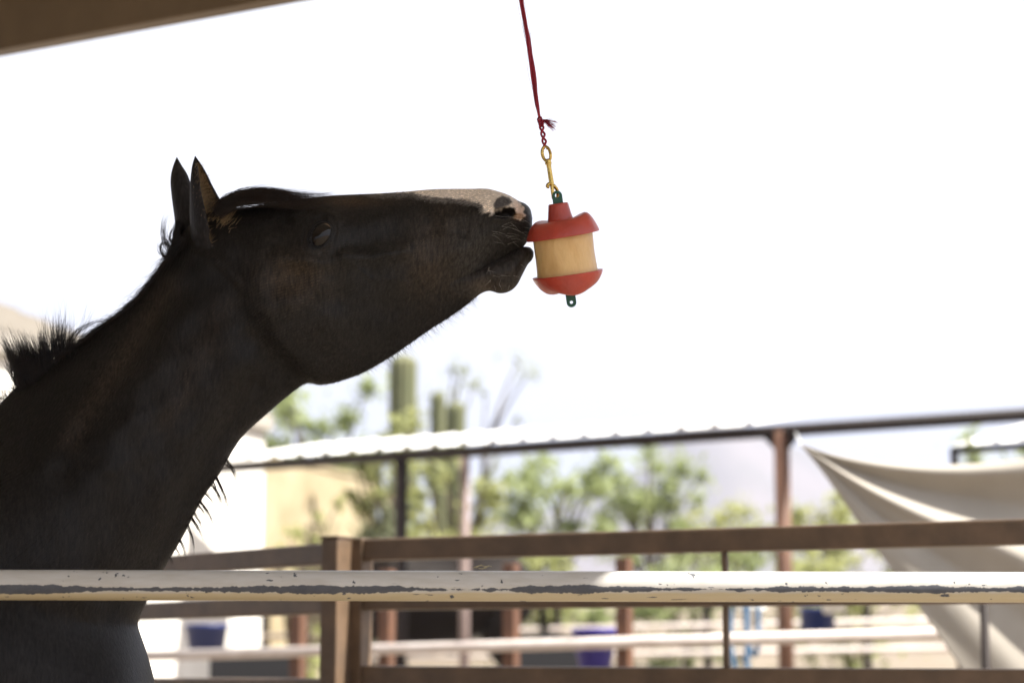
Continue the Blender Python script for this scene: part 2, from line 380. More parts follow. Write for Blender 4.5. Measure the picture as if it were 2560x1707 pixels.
# ------------------------------------------------------------------ near brown fence with gate
FA = Vector((-0.435, 5.70, 0)); FB = Vector((1.234, 4.80, 0)); FD = (FB-FA).normalized(); FN = Vector((FD.y, -FD.x, 0))  # towards the camera
FANG = math.atan2(FD.y, FD.x)
def on_fence(px):
    k = (px-1280)/FPX          # x = k*y/(c - ...) ~ use horizontal ray
    # solve FA + s*FD with x/y = k/_c'  (rows near the rail)
    kk = k/(_c-_s*((853.5-1480)/FPX)); s = (kk*FA.y-FA.x)/(FD.x-kk*FD.y); return s
def build_fence():
    zt = P(1700, 1353, (FA+FD*on_fence(1700)).y).z; zm = P(900, 1501, 5.7).z; zl = P(1700, 1697, (FA+FD*on_fence(1700)).y).z
    s0 = on_fence(903); s1 = on_fence(3300)
    e = empty('gate', FA+FD*1.0, 'long brown steel gate with square rails behind the cream pipe', 'gate')
    F = lambda s, z: FA+FD*s+Vector((0, 0, z))
    for z, w in ((zt, .062), (zm, .055), (zl, .062), (zl-.25, .055), (zl-.5, .055), (zl-.75, .055)):
        bar('rail', F(s0+.021, z), F(s1, z), .05, w, M_['brown_paint'], e, .006)
    st = upright('stile', F(s0, .1), zt+.034, .040, .060, FANG, M_['brown_paint'], e, .005)
    upright('stile', F(s1+.02, .1), zt+.034, .040, .060, FANG, M_['brown_paint'], e, .005)
    sb = on_fence(1814); q = F(sb, 0)
    for a, b in ((zl+.031, zm-.028), (zm+.028, zt-.031)):
        upright('bar', (q.x, q.y, a), b, .015, .016, FANG+.1, M_['brown_paint'], e, .002)
    # hinge post, standing a little in front of the gate
    p = F(on_fence(864)+.01, 0)-FN*-.062
    g = empty('fence_post', (p.x, p.y, 0), 'square brown fence post with a sunlit right side beside the gate', 'fence post')
    po = upright('post', (p.x, p.y, -.1), zt+.030, .056, .082, FANG, M_['brown_paint'], g, .005)
    bar('cap', (p.x-.031*FD.x, p.y-.031*FD.y, zt+.0335), (p.x+.031*FD.x, p.y+.031*FD.y, zt+.0335), .088, .006, M_['brown_paint'], po, .001)
    for z in (zt-.02, zl+.02):
        tube('hinge', [F(s0-.05, z)+FN*.02, F(s0-.02, z)+FN*.005], .008, M_['brown_paint'], st, 10)
    # left run of the fence, swinging away behind the horse
    d = Vector((-.56, .60, 0)).normalized(); a = p+d*.032
    f = empty('rail_fence', a+d*1.5, 'brown square-rail fence running left behind the horse neck', 'fence')
    for z, w in ((zt-.012, .06), (zm-.01, .055), (zl-.035, .062), (zl-.3, .055), (zl-.6, .055)):
        bar('rail', a+Vector((0, 0, z)), a+d*3.4+Vector((0, 0, z-.03)), .05, w, M_['brown_paint'], f, .006)
    q = a+d*3.43; upright('post', (q.x, q.y, -.1), zt+.03, .062, .062, math.atan2(d.y, d.x), M_['brown_paint'], f)
build_fence()

# ------------------------------------------------------------------ horses
def loft(Tx, Bx, W, rings, nring, cap0=True, cap1=True):
    """Tx,Bx (m,2) x,z of top and bottom per station, W (m,6) half widths; returns (rings,nring,3) x,y,z with y = 0 the mid plane and theta"""
    S = np.concatenate([Tx, Bx, W], 1)
    mid = (Tx+Bx)/2; cum = np.concatenate([[0], np.cumsum(np.linalg.norm(np.diff(Tx, axis=0), axis=1)+np.linalg.norm(np.diff(Bx, axis=0), axis=1))])
    dense = cr(S, 2000); si = np.linspace(0, len(S)-1, 2000); cs = np.interp(si, np.arange(len(S)), cum)
    want = np.linspace(0, cum[-1], rings); D = np.stack([np.interp(want, cs, dense[:, k]) for k in range(dense.shape[1])], 1)
    th = np.arange(nring)*2*math.pi/nring; t = (1-np.cos(th))/2; sn = np.sin(th)
    pos = D[:, None, 0:2]*(1-t)[None, :, None]+D[:, None, 2:4]*t[None, :, None]
    kn = np.array([0, .15, .35, .6, .8, 1.0])
    # smooth interpolation of the width table
    Wt = np.zeros((rings, nring))
    for i in range(rings):
        Wt[i] = np.interp(t, np.linspace(0, 1, 41), cr(np.interp(np.linspace(0, 1, 41), kn, D[i, 4:10])[:, None], 41)[:, 0])
    # light blur along theta
    for _ in range(3): Wt = (np.roll(Wt, 1, 1)+2*Wt+np.roll(Wt, -1, 1))/4
    V = np.stack([pos[..., 0], sn[None]*Wt, pos[..., 1]], -1)
    return V, np.broadcast_to(th, (rings, nring))
def grid_faces(r, n, off=0, c0=True, c1=True):
    i = np.arange(r-1)[:, None]*n; j = np.arange(n)[None]; j2 = (j+1) % n
    F = np.stack([i+j, i+n+j, i+n+j2, i+j2], -1).reshape(-1, 4)+off
    return [tuple(q) for q in F.tolist()]
def torso_legs(Z, sign=1.0):
    """trunk and legs of a horse from photo-plane profile; Z maps px,py -> x,z"""
    T = [(392, 1760), (374, 1668), (345, 1572), (250, 1420), (100, 1230), (-120, 1050), (-500, 1100), (-900, 1125), (-1300, 1075), (-1650, 1095), (-1850, 1250), (-1950, 1450)]
    B = [(390, 1800), (374, 1890), (310, 1990), (200, 2080), (50, 2130), (-150, 2170), (-600, 2200), (-1000, 2160), (-1350, 2060), (-1650, 2000), (-1850, 1900), (-1950, 1700)]
    mx_ = [.03, .10, .145, .17, .195, .225, .28, .29, .285, .27, .21, .08]
    pr = np.array([.55, .75, .95, 1.0, .95, .8]); W = np.array(mx_)[:, None]*pr
    V, _ = loft(Z(T), Z(B), W, 240, 120)
    parts = [(V.reshape(-1, 3), grid_faces(240, 120)+[tuple(range(120)), tuple(range(239*120, 240*120))[::-1]])]
    for sy in (-1, 1):
        for pts, rr, y0, y1 in (([(170, 1850), (150, 2100), (165, 2380), (190, 2600), (190, 2680), (190, 2960), (196, 3010), (225, 3120), (228, 3190), (235, 3254)], [.10, .085, .055, .046, .040, .030, .037, .036, .052, .062], .12, .11),
                            ([(-1600, 1650), (-1480, 2050), (-1600, 2380), (-1730, 2560), (-1735, 2660), (-1650, 2960), (-1644, 3010), (-1615, 3120), (-1610, 3190), (-1605, 3254)], [.17, .13, .075, .05, .044, .032, .038, .037, .052, .062], .13, .12)):
            xz = Z(pts); k = len(pts); y = np.linspace(y0, y1, k)*sy
            p = np.stack([xz[:, 0], y, xz[:, 1]], 1); q = cr(np.concatenate([p, np.array(rr)[:, None]], 1), 40)
            parts.append(tube_arrays(q[:, :3], q[:, 3], 20))
    return parts

YH = 3.50
def Zh(pts):
    p = np.asarray(pts, float); w3 = Pn(p[:, 0], p[:, 1], YH); return w3[:, [0, 2]]

HEAD = [  # top px, bottom px, half widths mm at t = 0 .15 .35 .6 .8 1
 ((-330, 1130), (250, 1780), (100, 140, 175, 185, 175, 150)),
 ((-120, 1052), (325, 1640), (80, 115, 152, 165, 158, 135)),
 ((-20, 1024), (343, 1556), (66, 100, 138, 152, 146, 122)),
 ((38, 972), (372, 1492), (58, 88, 124, 140, 134, 110)),
 ((100, 925), (407, 1424), (52, 80, 114, 130, 125, 104)),
 ((158, 886), (456, 1340), (46, 72, 104, 120, 116, 96)),
 ((208, 848), (502, 1251), (42, 65, 96, 111, 107, 86)),
 ((262, 808), (546, 1186), (40, 61, 90, 103, 99, 78)),
 ((318, 770), (600, 1097), (40, 60, 86, 97, 92, 72)),
 ((352, 735), (664, 1036), (42, 62, 84, 92, 86, 66)),
 ((385, 690), (728, 982), (48, 66, 84, 90, 82, 62)),
 ((424, 645), (766, 957), (58, 76, 88, 90, 80, 60)),
 ((452, 590), (800, 961), (70, 86, 93, 92, 82, 56)),
 ((500, 545), (835, 956), (84, 96, 99, 95, 83, 50)),
 ((560, 526), (865, 947), (94, 104, 102, 96, 82, 46)),
 ((617, 521), (895, 936), (100, 108, 103, 95, 79, 42)),
 ((700, 506), (930, 919), (98, 108, 102, 91, 72, 37)),
 ((770, 497), (975, 892), (88, 101, 97, 84, 63, 32)),
 ((840, 490), (1021, 861), (74, 87, 86, 74, 53, 28)),
 ((920, 486), (1073, 824), (60, 70, 74, 64, 45, 25)),
 ((1000, 481), (1119, 795), (48, 58, 64, 57, 41, 24)),
 ((1070, 475), (1159, 767), (42, 51, 57, 53, 39, 24)),
 ((1130, 473), (1188, 742), (40, 50, 55, 51, 39, 25)),
 ((1175, 473), (1207, 710), (42, 53, 57, 52, 40, 27)),
 ((1215, 473), (1224, 677), (44, 56, 60, 54, 42, 28)),
 ((1245, 480), (1252, 655), (46, 58, 61, 55, 42, 26)),
 ((1272, 490), (1281, 637), (44, 56, 59, 53, 38, 22)),
 ((1295, 503), (1303, 622), (38, 49, 52, 46, 32, 18)),
 ((1314, 511), (1317, 606), (30, 40, 42, 36, 25, 12)),
 ((1326, 524), (1326, 590), (22, 29, 30, 25, 18, 10)),
 ((1331, 545), (1330, 572), (9, 14, 15, 13, 9, 5)),
]
LIP = [  # lower lip and chin
 ((1130, 660), (1110, 760), (20, 30, 34, 34, 30, 20)),
 ((1180, 662), (1172, 752), (20, 33, 38, 38, 32, 22)),
 ((1208, 664), (1204, 733), (20, 34, 40, 40, 33, 24)),
 ((1228, 655), (1224, 727), (22, 34, 39, 39, 34, 26)),
 ((1250, 642), (1250, 733), (22, 33, 37, 38, 35, 28)),
 ((1272, 631), (1274, 728), (22, 32, 35, 36, 33, 26)),
 ((1290, 623), (1292, 713), (22, 30, 33, 33, 29, 22)),
 ((1303, 618), (1306, 687), (20, 28, 30, 29, 25, 18)),
 ((1316, 617), (1319, 662), (17, 23, 24, 22, 18, 13)),
 ((1327, 620), (1329, 651), (11, 15, 16, 15, 12, 8)),
 ((1334, 629), (1334, 641), (4, 6, 6, 6, 5, 3)),
]
def gauss(px, py, cx, cy, rx, ry, rot=0.0):
    c, s = math.cos(math.radians(rot)), math.sin(math.radians(rot)); dx = px-cx; dy = py-cy
    return np.exp(-(((dx*c+dy*s)/rx)**2+((-dx*s+dy*c)/ry)**2))
def dline(px, py, pts):
    d = np.full(px.shape, 1e9); pts = np.asarray(pts, float)
    for a, b in zip(pts[:-1], pts[1:]):
        ab = b-a; t = np.clip(((px-a[0])*ab[0]+(py-a[1])*ab[1])/(ab@ab), 0, 1)
        d = np.minimum(d, np.hypot(px-a[0]-t*ab[0], py-a[1]-t*ab[1]))
    return d
def ridge(px, py, pts, wd): return np.exp(-(dline(px, py, pts)/wd)**2)
def inpoly(px, py, poly):
    r = np.zeros(px.shape, bool); n = len(poly)
    for i in range(n):
        x1, y1 = poly[i]; x2, y2 = poly[(i+1) % n]
        c = ((y1 > py) != (y2 > py)) & (px < (x2-x1)*(py-y1)/((y2-y1) or 1e-9)+x1); r ^= c
    return r
def sdpoly(px, py, poly):
    d = dline(px, py, list(poly)+[poly[0]]); return np.where(inpoly(px, py, poly), d, -d)
EYE = (801, 591)
def eye_q(px, py):
    c, s = math.cos(math.radians(-60)), math.sin(math.radians(-60)); dx = px-EYE[0]; dy = py-EYE[1]
    return np.hypot((dx*c+dy*s)/33.0, (-dx*s+dy*c)/23.0)
def relief(px, py):
    """outward swell (m) of bone and muscle on each cheek and side of the neck"""
    r = np.zeros(px.shape)
    r += .010*gauss(px, py, 803, 583, 62, 52)                       # orbit
    r += .005*ridge(px, py, [(740, 545), (775, 530), (815, 532), (842, 552)], 14)   # brow bone
    r -= .007*gauss(px, py, 712, 556, 36, 20, -20)                  # hollow above the eye
    r += .006*ridge(px, py, [(860, 640), (930, 645), (1010, 632)], 16)              # facial crest
    r -= .004*ridge(px, py, [(870, 600), (960, 590), (1080, 575)], 28)
    r += .011*gauss(px, py, 770, 800, 165, 120, 20)                 # jowl
    r += .005*ridge(px, py, [(640, 640), (660, 760), (720, 880), (800, 935)], 26)
    r -= .0065*ridge(px, py, [(588, 650), (605, 770), (655, 880), (735, 965)], 34)   # groove behind the jaw
    r += .006*ridge(px, py, [(700, 640), (800, 662), (880, 650)], 20)               # cheek bone arch
    r -= .008*ridge(px, py, [(640, 960), (560, 1080), (470, 1240), (400, 1370), (330, 1480)], 22)  # jugular groove
    r += .007*ridge(px, py, [(600, 900), (500, 1060), (400, 1230), (300, 1400)], 40)
    r -= .005*ridge(px, py, [(420, 730), (330, 880), (230, 1020), (150, 1180)], 34)
    r += .005*ridge(px, py, [(480, 700), (420, 860), (330, 1020), (240, 1200)], 40)
    r += .006*gauss(px, py, 480, 640, 50, 60)                       # wing of the atlas
    r += .005*ridge(px, py, [(505, 640), (560, 660), (590, 700)], 14)
    r -= .004*ridge(px, py, [(700, 700), (850, 760), (980, 760)], 40)
    # muzzle
    r += .006*gauss(px, py, 1255, 505, 34, 22)                      # flare of the nostril
    r -= .017*np.clip(1.25-np.hypot((px-1259)/27.0, (py-(533-.0032*(px-1259)**2*.4))/11.5), 0, .6)/.6   # nostril opening
    r += .0035*ridge(px, py, [(1222, 538), (1240, 526), (1262, 519), (1284, 522), (1291, 536)], 6)
    r += .004*ridge(px, py, [(1232, 548), (1260, 549), (1285, 547)], 7)
    r += .004*ridge(px, py, [(1200, 690), (1213, 672), (1250, 651), (1300, 618)], 8)   # upper lip edge
    r -= .004*ridge(px, py, [(1196, 700), (1202, 682)], 6)
    r += .003*ridge(px, py, [(1186, 700), (1192, 678), (1206, 662)], 6)
    r -= .003*ridge(px, py, [(1080, 560), (1150, 575), (1220, 570)], 22)
    r += .0018*np.sin(px*.05+py*.021)*np.sin(py*.043-px*.017)        # slack of the skin
    # veins
    r += .0013*ridge(px, py, [(880, 660), (930, 700), (1000, 700), (1060, 730)], 5)
    r += .0012*ridge(px, py, [(940, 615), (985, 650), (992, 668)], 5)
    return r*np.where(px < 1170, 1.35, 1.0)
def eye_rim(px, py):
    q = eye_q(px, py)
    return .0022*np.exp(-((q-1.22)/.2)**2)-.003*np.clip(1-q, 0, 1)-.0018*np.exp(-((q-1.62)/.1)**2)+.0012*np.exp(-((q-1.85)/.1)**2)
WHITE = [(925, 440), (925, 484), (985, 484), (1027, 483), (1067, 492), (1118, 497), (1157, 500), (1182, 505), (1203, 512), (1209, 532), (1228, 535), (1240, 527), (1262, 519), (1284, 521), (1291, 540), (1282, 546), (1300, 553), (1312, 540), (1309, 520), (1300, 505), (1300, 440)]
SPOT = [(1236, 527), (1234, 512), (1240, 497), (1256, 490), (1272, 496), (1281, 506), (1275, 516), (1255, 521)]
def vnoise(px, py, s, seed=0):
    r = np.random.default_rng(seed); g = r.random((64, 64)); x = px/s; y = py/s
    xi = np.floor(x).astype(int); yi = np.floor(y).astype(int); fx = x-xi; fy = y-yi; fx = fx*fx*(3-2*fx); fy = fy*fy*(3-2*fy)
    G = lambda a, b: g[a % 64, b % 64]
    return (G(xi, yi)*(1-fx)+G(xi+1, yi)*fx)*(1-fy)+(G(xi, yi+1)*(1-fx)+G(xi+1, yi+1)*fx)*fy
def coat_color(px, py):
    c = np.zeros(px.shape+(3,)); base = np.array([.0086, .0072, .0063]); c[:] = base
    def mixin(m, col):
        c[:] = c*(1-m[..., None])+np.array(col)*m[..., None]
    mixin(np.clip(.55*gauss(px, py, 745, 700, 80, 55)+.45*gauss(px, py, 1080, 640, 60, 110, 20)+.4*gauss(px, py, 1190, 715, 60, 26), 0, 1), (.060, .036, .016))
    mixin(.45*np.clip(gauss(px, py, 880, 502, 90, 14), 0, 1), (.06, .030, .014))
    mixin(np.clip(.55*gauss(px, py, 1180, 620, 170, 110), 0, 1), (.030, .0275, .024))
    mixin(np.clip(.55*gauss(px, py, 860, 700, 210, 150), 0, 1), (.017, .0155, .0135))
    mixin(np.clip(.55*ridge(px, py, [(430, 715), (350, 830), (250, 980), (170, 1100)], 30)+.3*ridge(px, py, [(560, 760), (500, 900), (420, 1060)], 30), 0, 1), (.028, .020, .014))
    n = (vnoise(px, py, 7, 1)-.5)*9+(vnoise(px, py, 3.2, 2)-.5)*5
    sd = sdpoly(px, py, WHITE)+n*.8
    grey = np.clip((sd+16)/10, 0, 1)*(py < 516)*(px < 1215)*(.35+.5*vnoise(px*2.0, py, 4, 3)); mixin(np.clip(grey, 0, .75), (.13, .12, .11))
    wh = np.clip((sd+2)/5, 0, 1); mixin(wh, (.62, .545, .46))
    mixin(wh*np.clip(gauss(px, py, 1303, 530, 22, 26), 0, 1)*.6, (.42, .25, .17))
    mixin(np.clip((sdpoly(px, py, SPOT)+n*.4+1)/4, 0, 1)*.95, (.040, .038, .040))
    mixin(np.clip(gauss(px, py, 1297, 541, 11, 7)*1.6, 0, .8), (.17, .085, .028))
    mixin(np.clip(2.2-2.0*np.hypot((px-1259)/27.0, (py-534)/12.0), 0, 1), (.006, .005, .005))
    mixin(np.clip((.2-np.abs(eye_q(px, py)-1.08))/.08, 0, 1)*.9, (.005, .005, .006))
    mixin(np.clip(1.08-eye_q(px, py), 0, .05)*20, (.006, .005, .005))
    mixin(np.clip(ridge(px, py, [(1201, 690), (1206, 676), (1216, 666), (1250, 652), (1292, 629), (1308, 617)], 3.2), 0, 1)*.95, (.004, .0035, .0035))  # near-black line painted for the shadow gap between the lips, over black lip skin
    return c

def unite(parts, cols, m):
    """boolean union of closed shells into one continuous skin, keeping the coat colours"""
    obs = []
    for (v, f), c in zip(parts, cols):
        me = mesh('shell', v, f, True)
        bm = bmesh.new(); bm.from_mesh(me); bmesh.ops.recalc_face_normals(bm, faces=bm.faces); bm.to_mesh(me); bm.free()
        ca = me.color_attributes.new('coat', 'FLOAT_COLOR', 'POINT'); ca.data.foreach_set('color', np.concatenate([c, np.ones((len(c), 1))], 1).astype(np.float32).ravel())
        obs.append(link('shell', me, m))
    for o in obs[1:]:
        b = obs[0].modifiers.new('join', 'BOOLEAN'); b.operation = 'UNION'; b.object = o; b.solver = 'MANIFOLD'
    me = bpy.data.meshes.new_from_object(obs[0].evaluated_get(bpy.context.evaluated_depsgraph_get()))
    for o in obs: bpy.data.objects.remove(o)
    # melt the seam where neck, breast and shoulder meet
    bm = bmesh.new(); bm.from_mesh(me); co = np.array([v.co for v in bm.verts]); qx, qy = unP(co)
    bm.verts.ensure_lookup_table(); sel = [bm.verts[i] for i in np.nonzero((qx < 395) & (qx > -420) & (qy > 1180) & (qy < 2150))[0]]
    for _ in range(45): bmesh.ops.smooth_vert(bm, verts=sel, factor=.5, use_axis_x=True, use_axis_y=True, use_axis_z=True)
    ring = np.hypot((qx-546)/75, (qy-632)/55) < 1; sel = [bm.verts[i] for i in np.nonzero(ring)[0]]
    for _ in range(6): bmesh.ops.smooth_vert(bm, verts=sel, factor=.5, use_axis_x=True, use_axis_y=True, use_axis_z=True)
    bm.to_mesh(me); bm.free()
    # cut edges get the colour of the nearest skin vertex
    from mathutils.kdtree import KDTree
    av = np.concatenate([np.asarray(v, float) for v, f in parts]); ac = np.concatenate(cols); kd = KDTree(len(av))
    for i, p in enumerate(av): kd.insert(p, i)
    kd.balance(); cc = np.ones((len(me.vertices), 4), np.float32)
    for v in me.vertices: cc[v.index, :3] = ac[kd.find(v.co)[1]]
    for a in list(me.color_attributes): me.color_attributes.remove(a)
    ca = me.color_attributes.new('coat', 'FLOAT_COLOR', 'POINT'); ca.data.foreach_set('color', cc.ravel())
    me.polygons.foreach_set('use_smooth', [True]*len(me.polygons)); me.set_sharp_from_angle(angle=math.radians(48))
    me.name = 'horse_body'; return me
def build_horse():
    e = empty('horse', (P(-400, 1700, YH).x, YH, 0), 'black horse with a white blaze stretching its neck to the hanging toy', 'horse')
    H = HEAD; T = Zh([h[0] for h in H]); B = Zh([h[1] for h in H]); W = np.array([h[2] for h in H], float)/1000
    R, NR = 680, 208
    V, th = loft(T, B, W, R, NR)
    near_ = V.copy(); near_[..., 1] = YH-np.abs(V[..., 1]); px, py = unP(near_)
    sn = np.sin(th); side = np.sign(sn); wgt = np.abs(sn)**.6
    base = V.copy()
    base[..., 1] += side*wgt*relief(px, py)
    # eye seat: surface depth at the eye on each cheek
    k = np.argmin(np.where(sn > .2, np.hypot(px-EYE[0], py-EYE[1]), 1e9)); ye = base.reshape(-1, 3)[k][1]
    V2 = base.copy(); V2[..., 1] += side*wgt*eye_rim(px, py)
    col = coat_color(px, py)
    VL, thl = loft(Zh([h[0] for h in LIP]), Zh([h[1] for h in LIP]), np.array([h[2] for h in LIP], float)/1000*.86, 110, 90)
    near_ = VL.copy(); near_[..., 1] = YH-np.abs(VL[..., 1]); lx, ly = unP(near_)
    VL[..., 1] += np.sign(np.sin(thl))*np.abs(np.sin(thl))**.6*(-.003*ridge(lx, ly, [(1206, 704), (1240, 700), (1275, 694)], 9)+.002*gauss(lx, ly, 1245, 722, 30, 14)-.0015*ridge(lx, ly, [(1212, 676), (1214, 700)], 4))
    parts = [(V2.reshape(-1, 3), grid_faces(R, NR)+[tuple(range(NR)), tuple(range((R-1)*NR, R*NR))[::-1]]),
             (VL.reshape(-1, 3), grid_faces(110, 90)+[tuple(range(90)), tuple(range(109*90, 110*90))[::-1]])]
    colL = np.zeros(VL.shape); colL[:] = (.022, .019, .017); colL += (.016*gauss(lx, ly, 1215, 715, 40, 16))[..., None]*np.array([1.2, .8, .5])
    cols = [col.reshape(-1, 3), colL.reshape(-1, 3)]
    # ears
    inner_pts = []
    def ear(cl, rr, y0, y1, o, phm):
        n = 34; K = 22
        C = cr(cl, n); rad = cr(np.array(rr, float)[:, None], n)[:, 0]; s = np.linspace(0, 1, n)
        w3 = Pn(C[:, 0], C[:, 1], YH+y0+(y1-y0)*s); w3 -= [0, YH, 0]
        rad = np.maximum(rad/1422.0, .0006)
        t = np.gradient(w3, axis=0); t /= np.linalg.norm(t, axis=1)[:, None]
        Vs = []; ph = np.linspace(-1, 1, K)
        for i in range(n):
            oo = np.array(o, float); oo -= t[i]*(oo@t[i]); oo /= np.linalg.norm(oo); pp = np.cross(t[i], oo)
            m = math.radians(np.interp(s[i], [0, .25, .6, 1], phm)); th_ = ph*m
            thick = np.interp(s[i], [0, .5, 1], [.006, .004, .0008]); thick = min(thick, rad[i]*.45)
            ro = rad[i]; ri = rad[i]-thick
            outer = w3[i]+ro*(-np.cos(th_)[:, None]*oo*.95+np.sin(th_)[:, None]*pp)
            inner = w3[i]+ri*(-np.cos(th_)[:, None]*oo*.95+np.sin(th_)[:, None]*pp)
            Vs.append(np.concatenate([outer, inner[::-1]]))
            if .02 < s[i] < .86:
                for q in range(K):
                    inner_pts.append((inner[q], oo, t[i], s[i], ph[q]))
        Vs = np.array(Vs); nn = 2*K
        return Vs.reshape(-1, 3), grid_faces(n, nn)+[tuple(range(nn)), tuple(range((n-1)*nn, n*nn))[::-1]]
    near = ear([(556, 660), (543, 605), (529, 548), (513, 495), (500, 448), (492, 415), (488, 391)], [46, 62, 58, 42, 26, 13, 1], -.030, -.076, (.92, -.38, .05), [112, 108, 112, 150])
    npts = list(inner_pts)
    far = ear([(500, 650), (484, 600), (470, 545), (458, 490), (449, 448), (444, 420), (442, 394)], [40, 46, 36, 31, 25, 14, 1], .03, .07, (.75, .6, .1), [120, 120, 125, 150])
    for q in (near, far):
        parts.append(q); cc = np.zeros((len(q[0]), 3)); cc[:] = (.0125, .011, .0115)
        ii_ = np.arange(len(cc)) % 44; row = np.arange(len(cc))//44; inn = (ii_ >= 23) & (ii_ <= 42) & (row < 29)
        cc[inn] = np.array([.16, .11, .06])*RNG.uniform(.5, 1.2, inn.sum())[:, None]; cols.append(cc)
    tl = torso_legs(Zh); parts += tl
    for v, f in tl:
        cc = np.zeros((len(v), 3)); cc[:] = (.0082, .0075, .0076); cols.append(cc)
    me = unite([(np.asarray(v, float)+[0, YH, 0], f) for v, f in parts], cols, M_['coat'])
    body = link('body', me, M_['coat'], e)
    # eyes
    for s in (-1, 1):
        c = P(EYE[0], EYE[1], YH-ye); cy = YH+s*(ye-.0105)
        bm = bmesh.new(); bmesh.ops.create_uvsphere(bm, u_segments=40, v_segments=24, radius=.0225); me = bpy.data.meshes.new('eye'); bm.to_mesh(me); bm.free()
        me.polygons.foreach_set('use_smooth', [True]*len(me.polygons))
        o = link('eye', me, M_['eye'], e, False); o.location = Vector((c.x, cy, c.z))-e.location
        o.scale = (.86, .82, 1.22); o.rotation_euler = (0, math.radians(30), 0) if s < 0 else (0, math.radians(30), 0)
    # ---- hair
    def plane(px_, py_, y): return Pn(px_, py_, np.zeros_like(np.asarray(px_, float))+y)
    def strands(ctrl, n, jit, yr, k=10, r=.00035, spread=None, lenj=.25, wob=.12):
        """n strands following a polyline of px control points, jittered"""
        ctrl = np.asarray(ctrl, float); out = []; k = 12
        for _ in range(n):
            c = ctrl.copy(); j = RNG.normal(0, 1, 2)*jit[0]; j2 = RNG.normal(0, 1, 2)*jit[1]; f = np.linspace(0, 1, len(c))[:, None]
            c = c+j*(1-f)+j2*f+RNG.normal(0, 1, c.shape)*jit[1]*wob
            cut = 1-lenj*RNG.random(); q = cr(c, 40); q = q[:max(4, int(40*cut))]; q = q[np.linspace(0, len(q)-1, k).astype(int)]
            y = YH+RNG.uniform(*yr)+np.linspace(0, 1, k)*RNG.normal(0, .004)
            out.append(plane(q[:, 0], q[:, 1], y))
        return out
    fl = []
    fl += strands([(548, 520), (575, 500), (610, 486), (653, 480), (700, 484), (745, 491), (800, 493), (850, 494)], 330, (6, 7), (-.05, .02), 12, lenj=.45, wob=.55)
    fl += strands([(552, 515), (590, 490), (645, 484), (720, 492), (800, 497), (880, 505)], 70, (8, 11), (-.08, .02), 12, lenj=.6)
    fl += strands([(548, 515), (590, 488), (640, 476), (690, 477), (740, 486), (800, 488), (855, 474)], 60, (4, 4), (-.03, .02), 12, lenj=.4)
    fl += strands([(545, 530), (585, 502), (640, 496), (700, 499), (760, 504), (815, 505), (870, 512)], 300, (6, 9), (-.075, -.03), 12, lenj=.5, wob=.5)
    fl += strands([(550, 535), (600, 510), (660, 508), (730, 512), (800, 516), (860, 532), (910, 548)], 70, (6, 8), (-.098, -.07), 12, lenj=.5)
    hair_mesh('forelock', fl, .00042, M_['forelock_brown'], e)
    mn = []
    # mane lying along the crest
    crest = np.array([(440, 612), (420, 648), (385, 690), (352, 735), (318, 769), (262, 808), (208, 848), (160, 886), (100, 928), (40, 972), (-20, 1020), (-100, 1045)], float)
    cd = cr(crest, 400)
    for i in RNG.integers(0, 250, 1500):
        a = cd[i]; L = RNG.uniform(22, 55); d = cd[min(i+25, 399)]-cd[i]; d /= np.linalg.norm(d); nrm = np.array([d[1], -d[0]]); nrm *= -1 if nrm[1] > 0 else 1
        f = np.linspace(0, 1, 7)[:, None]; lift = RNG.uniform(0, 9)+RNG.exponential(4.0)
        q = a+nrm*(-6+lift*np.sin(f*2.4))+d*L*f; y = YH+RNG.uniform(-.03, .03)+np.linspace(0, 1, 7)*RNG.normal(0, .01); mn.append(plane(q[:, 0], q[:, 1], y))
    hair_mesh('mane', mn, .0004, M_['mane_hair'], e)
    m2 = []
    def tuft(rx0, ry0, rx1, ry1, tx0, ty0, tx1, ty1, n, lenr=(.55, 1.0), bend=10, yr=(-.03, .03)):
        K = max(5, int(math.hypot(rx1-rx0, ry1-ry0)/6)); crand = RNG.random(K); cj = RNG.normal(0, 11, (K, 2))
        for _ in range(n):
            ck = RNG.integers(0, K); u = min(max((ck+.5)/K+RNG.normal(0, .35)/K, 0), 1); L = RNG.uniform(*lenr)*(.8+.35*crand[ck])
            a = np.array([rx0+(rx1-rx0)*u, ry0+(ry1-ry0)*u])+RNG.normal(0, 8, 2); b = np.array([tx0+(tx1-tx0)*u, ty0+(ty1-ty0)*u])+RNG.normal(0, 4.5, 2)+cj[ck]
            b = a+(b-a)*L; f = np.linspace(0, 1, 10)[:, None]; pr = np.array([-(b-a)[1], (b-a)[0]]); pr /= np.linalg.norm(pr)+1e-9
            q = a+(b-a)*f+pr*np.sin(f*math.pi)*RNG.normal(0, bend*.5)+pr*f**2*RNG.normal(0, bend*.6)
            m2.append(plane(q[:, 0], q[:, 1], YH+RNG.uniform(*yr)))
    tuft(58, 965, 125, 915, 0, 835, 95, 818, 1500, (.45, .98), 6)
    tuft(50, 975, 100, 940, 8, 870, 60, 850, 500, (.6, 1.0), 6)
    tuft(120, 915, 160, 888, 100, 780, 170, 775, 220, (.45, 1.1), 12)
    tuft(130, 905, 168, 885, 128, 790, 165, 790, 160, (.4, .9), 10)
    tuft(150, 895, 178, 875, 150, 800, 200, 800, 60, (.5, 1.1), 12)
    tuft(40, 990, 60, 965, 15, 985, 40, 930, 220, (.3, .8), 8)
    tuft(-40, 1035, 45, 980, -55, 1015, 30, 965, 200, (.5, 1), 6)
    hair_mesh('mane_tuft', m2, .00042, M_['mane_hair'], e)
    m3 = []
    m3 += strands([(168, 885), (176, 855), (195, 828), (230, 808), (262, 799), (290, 790)], 26, (5, 4), (-.03, .02), 12, lenj=.3)
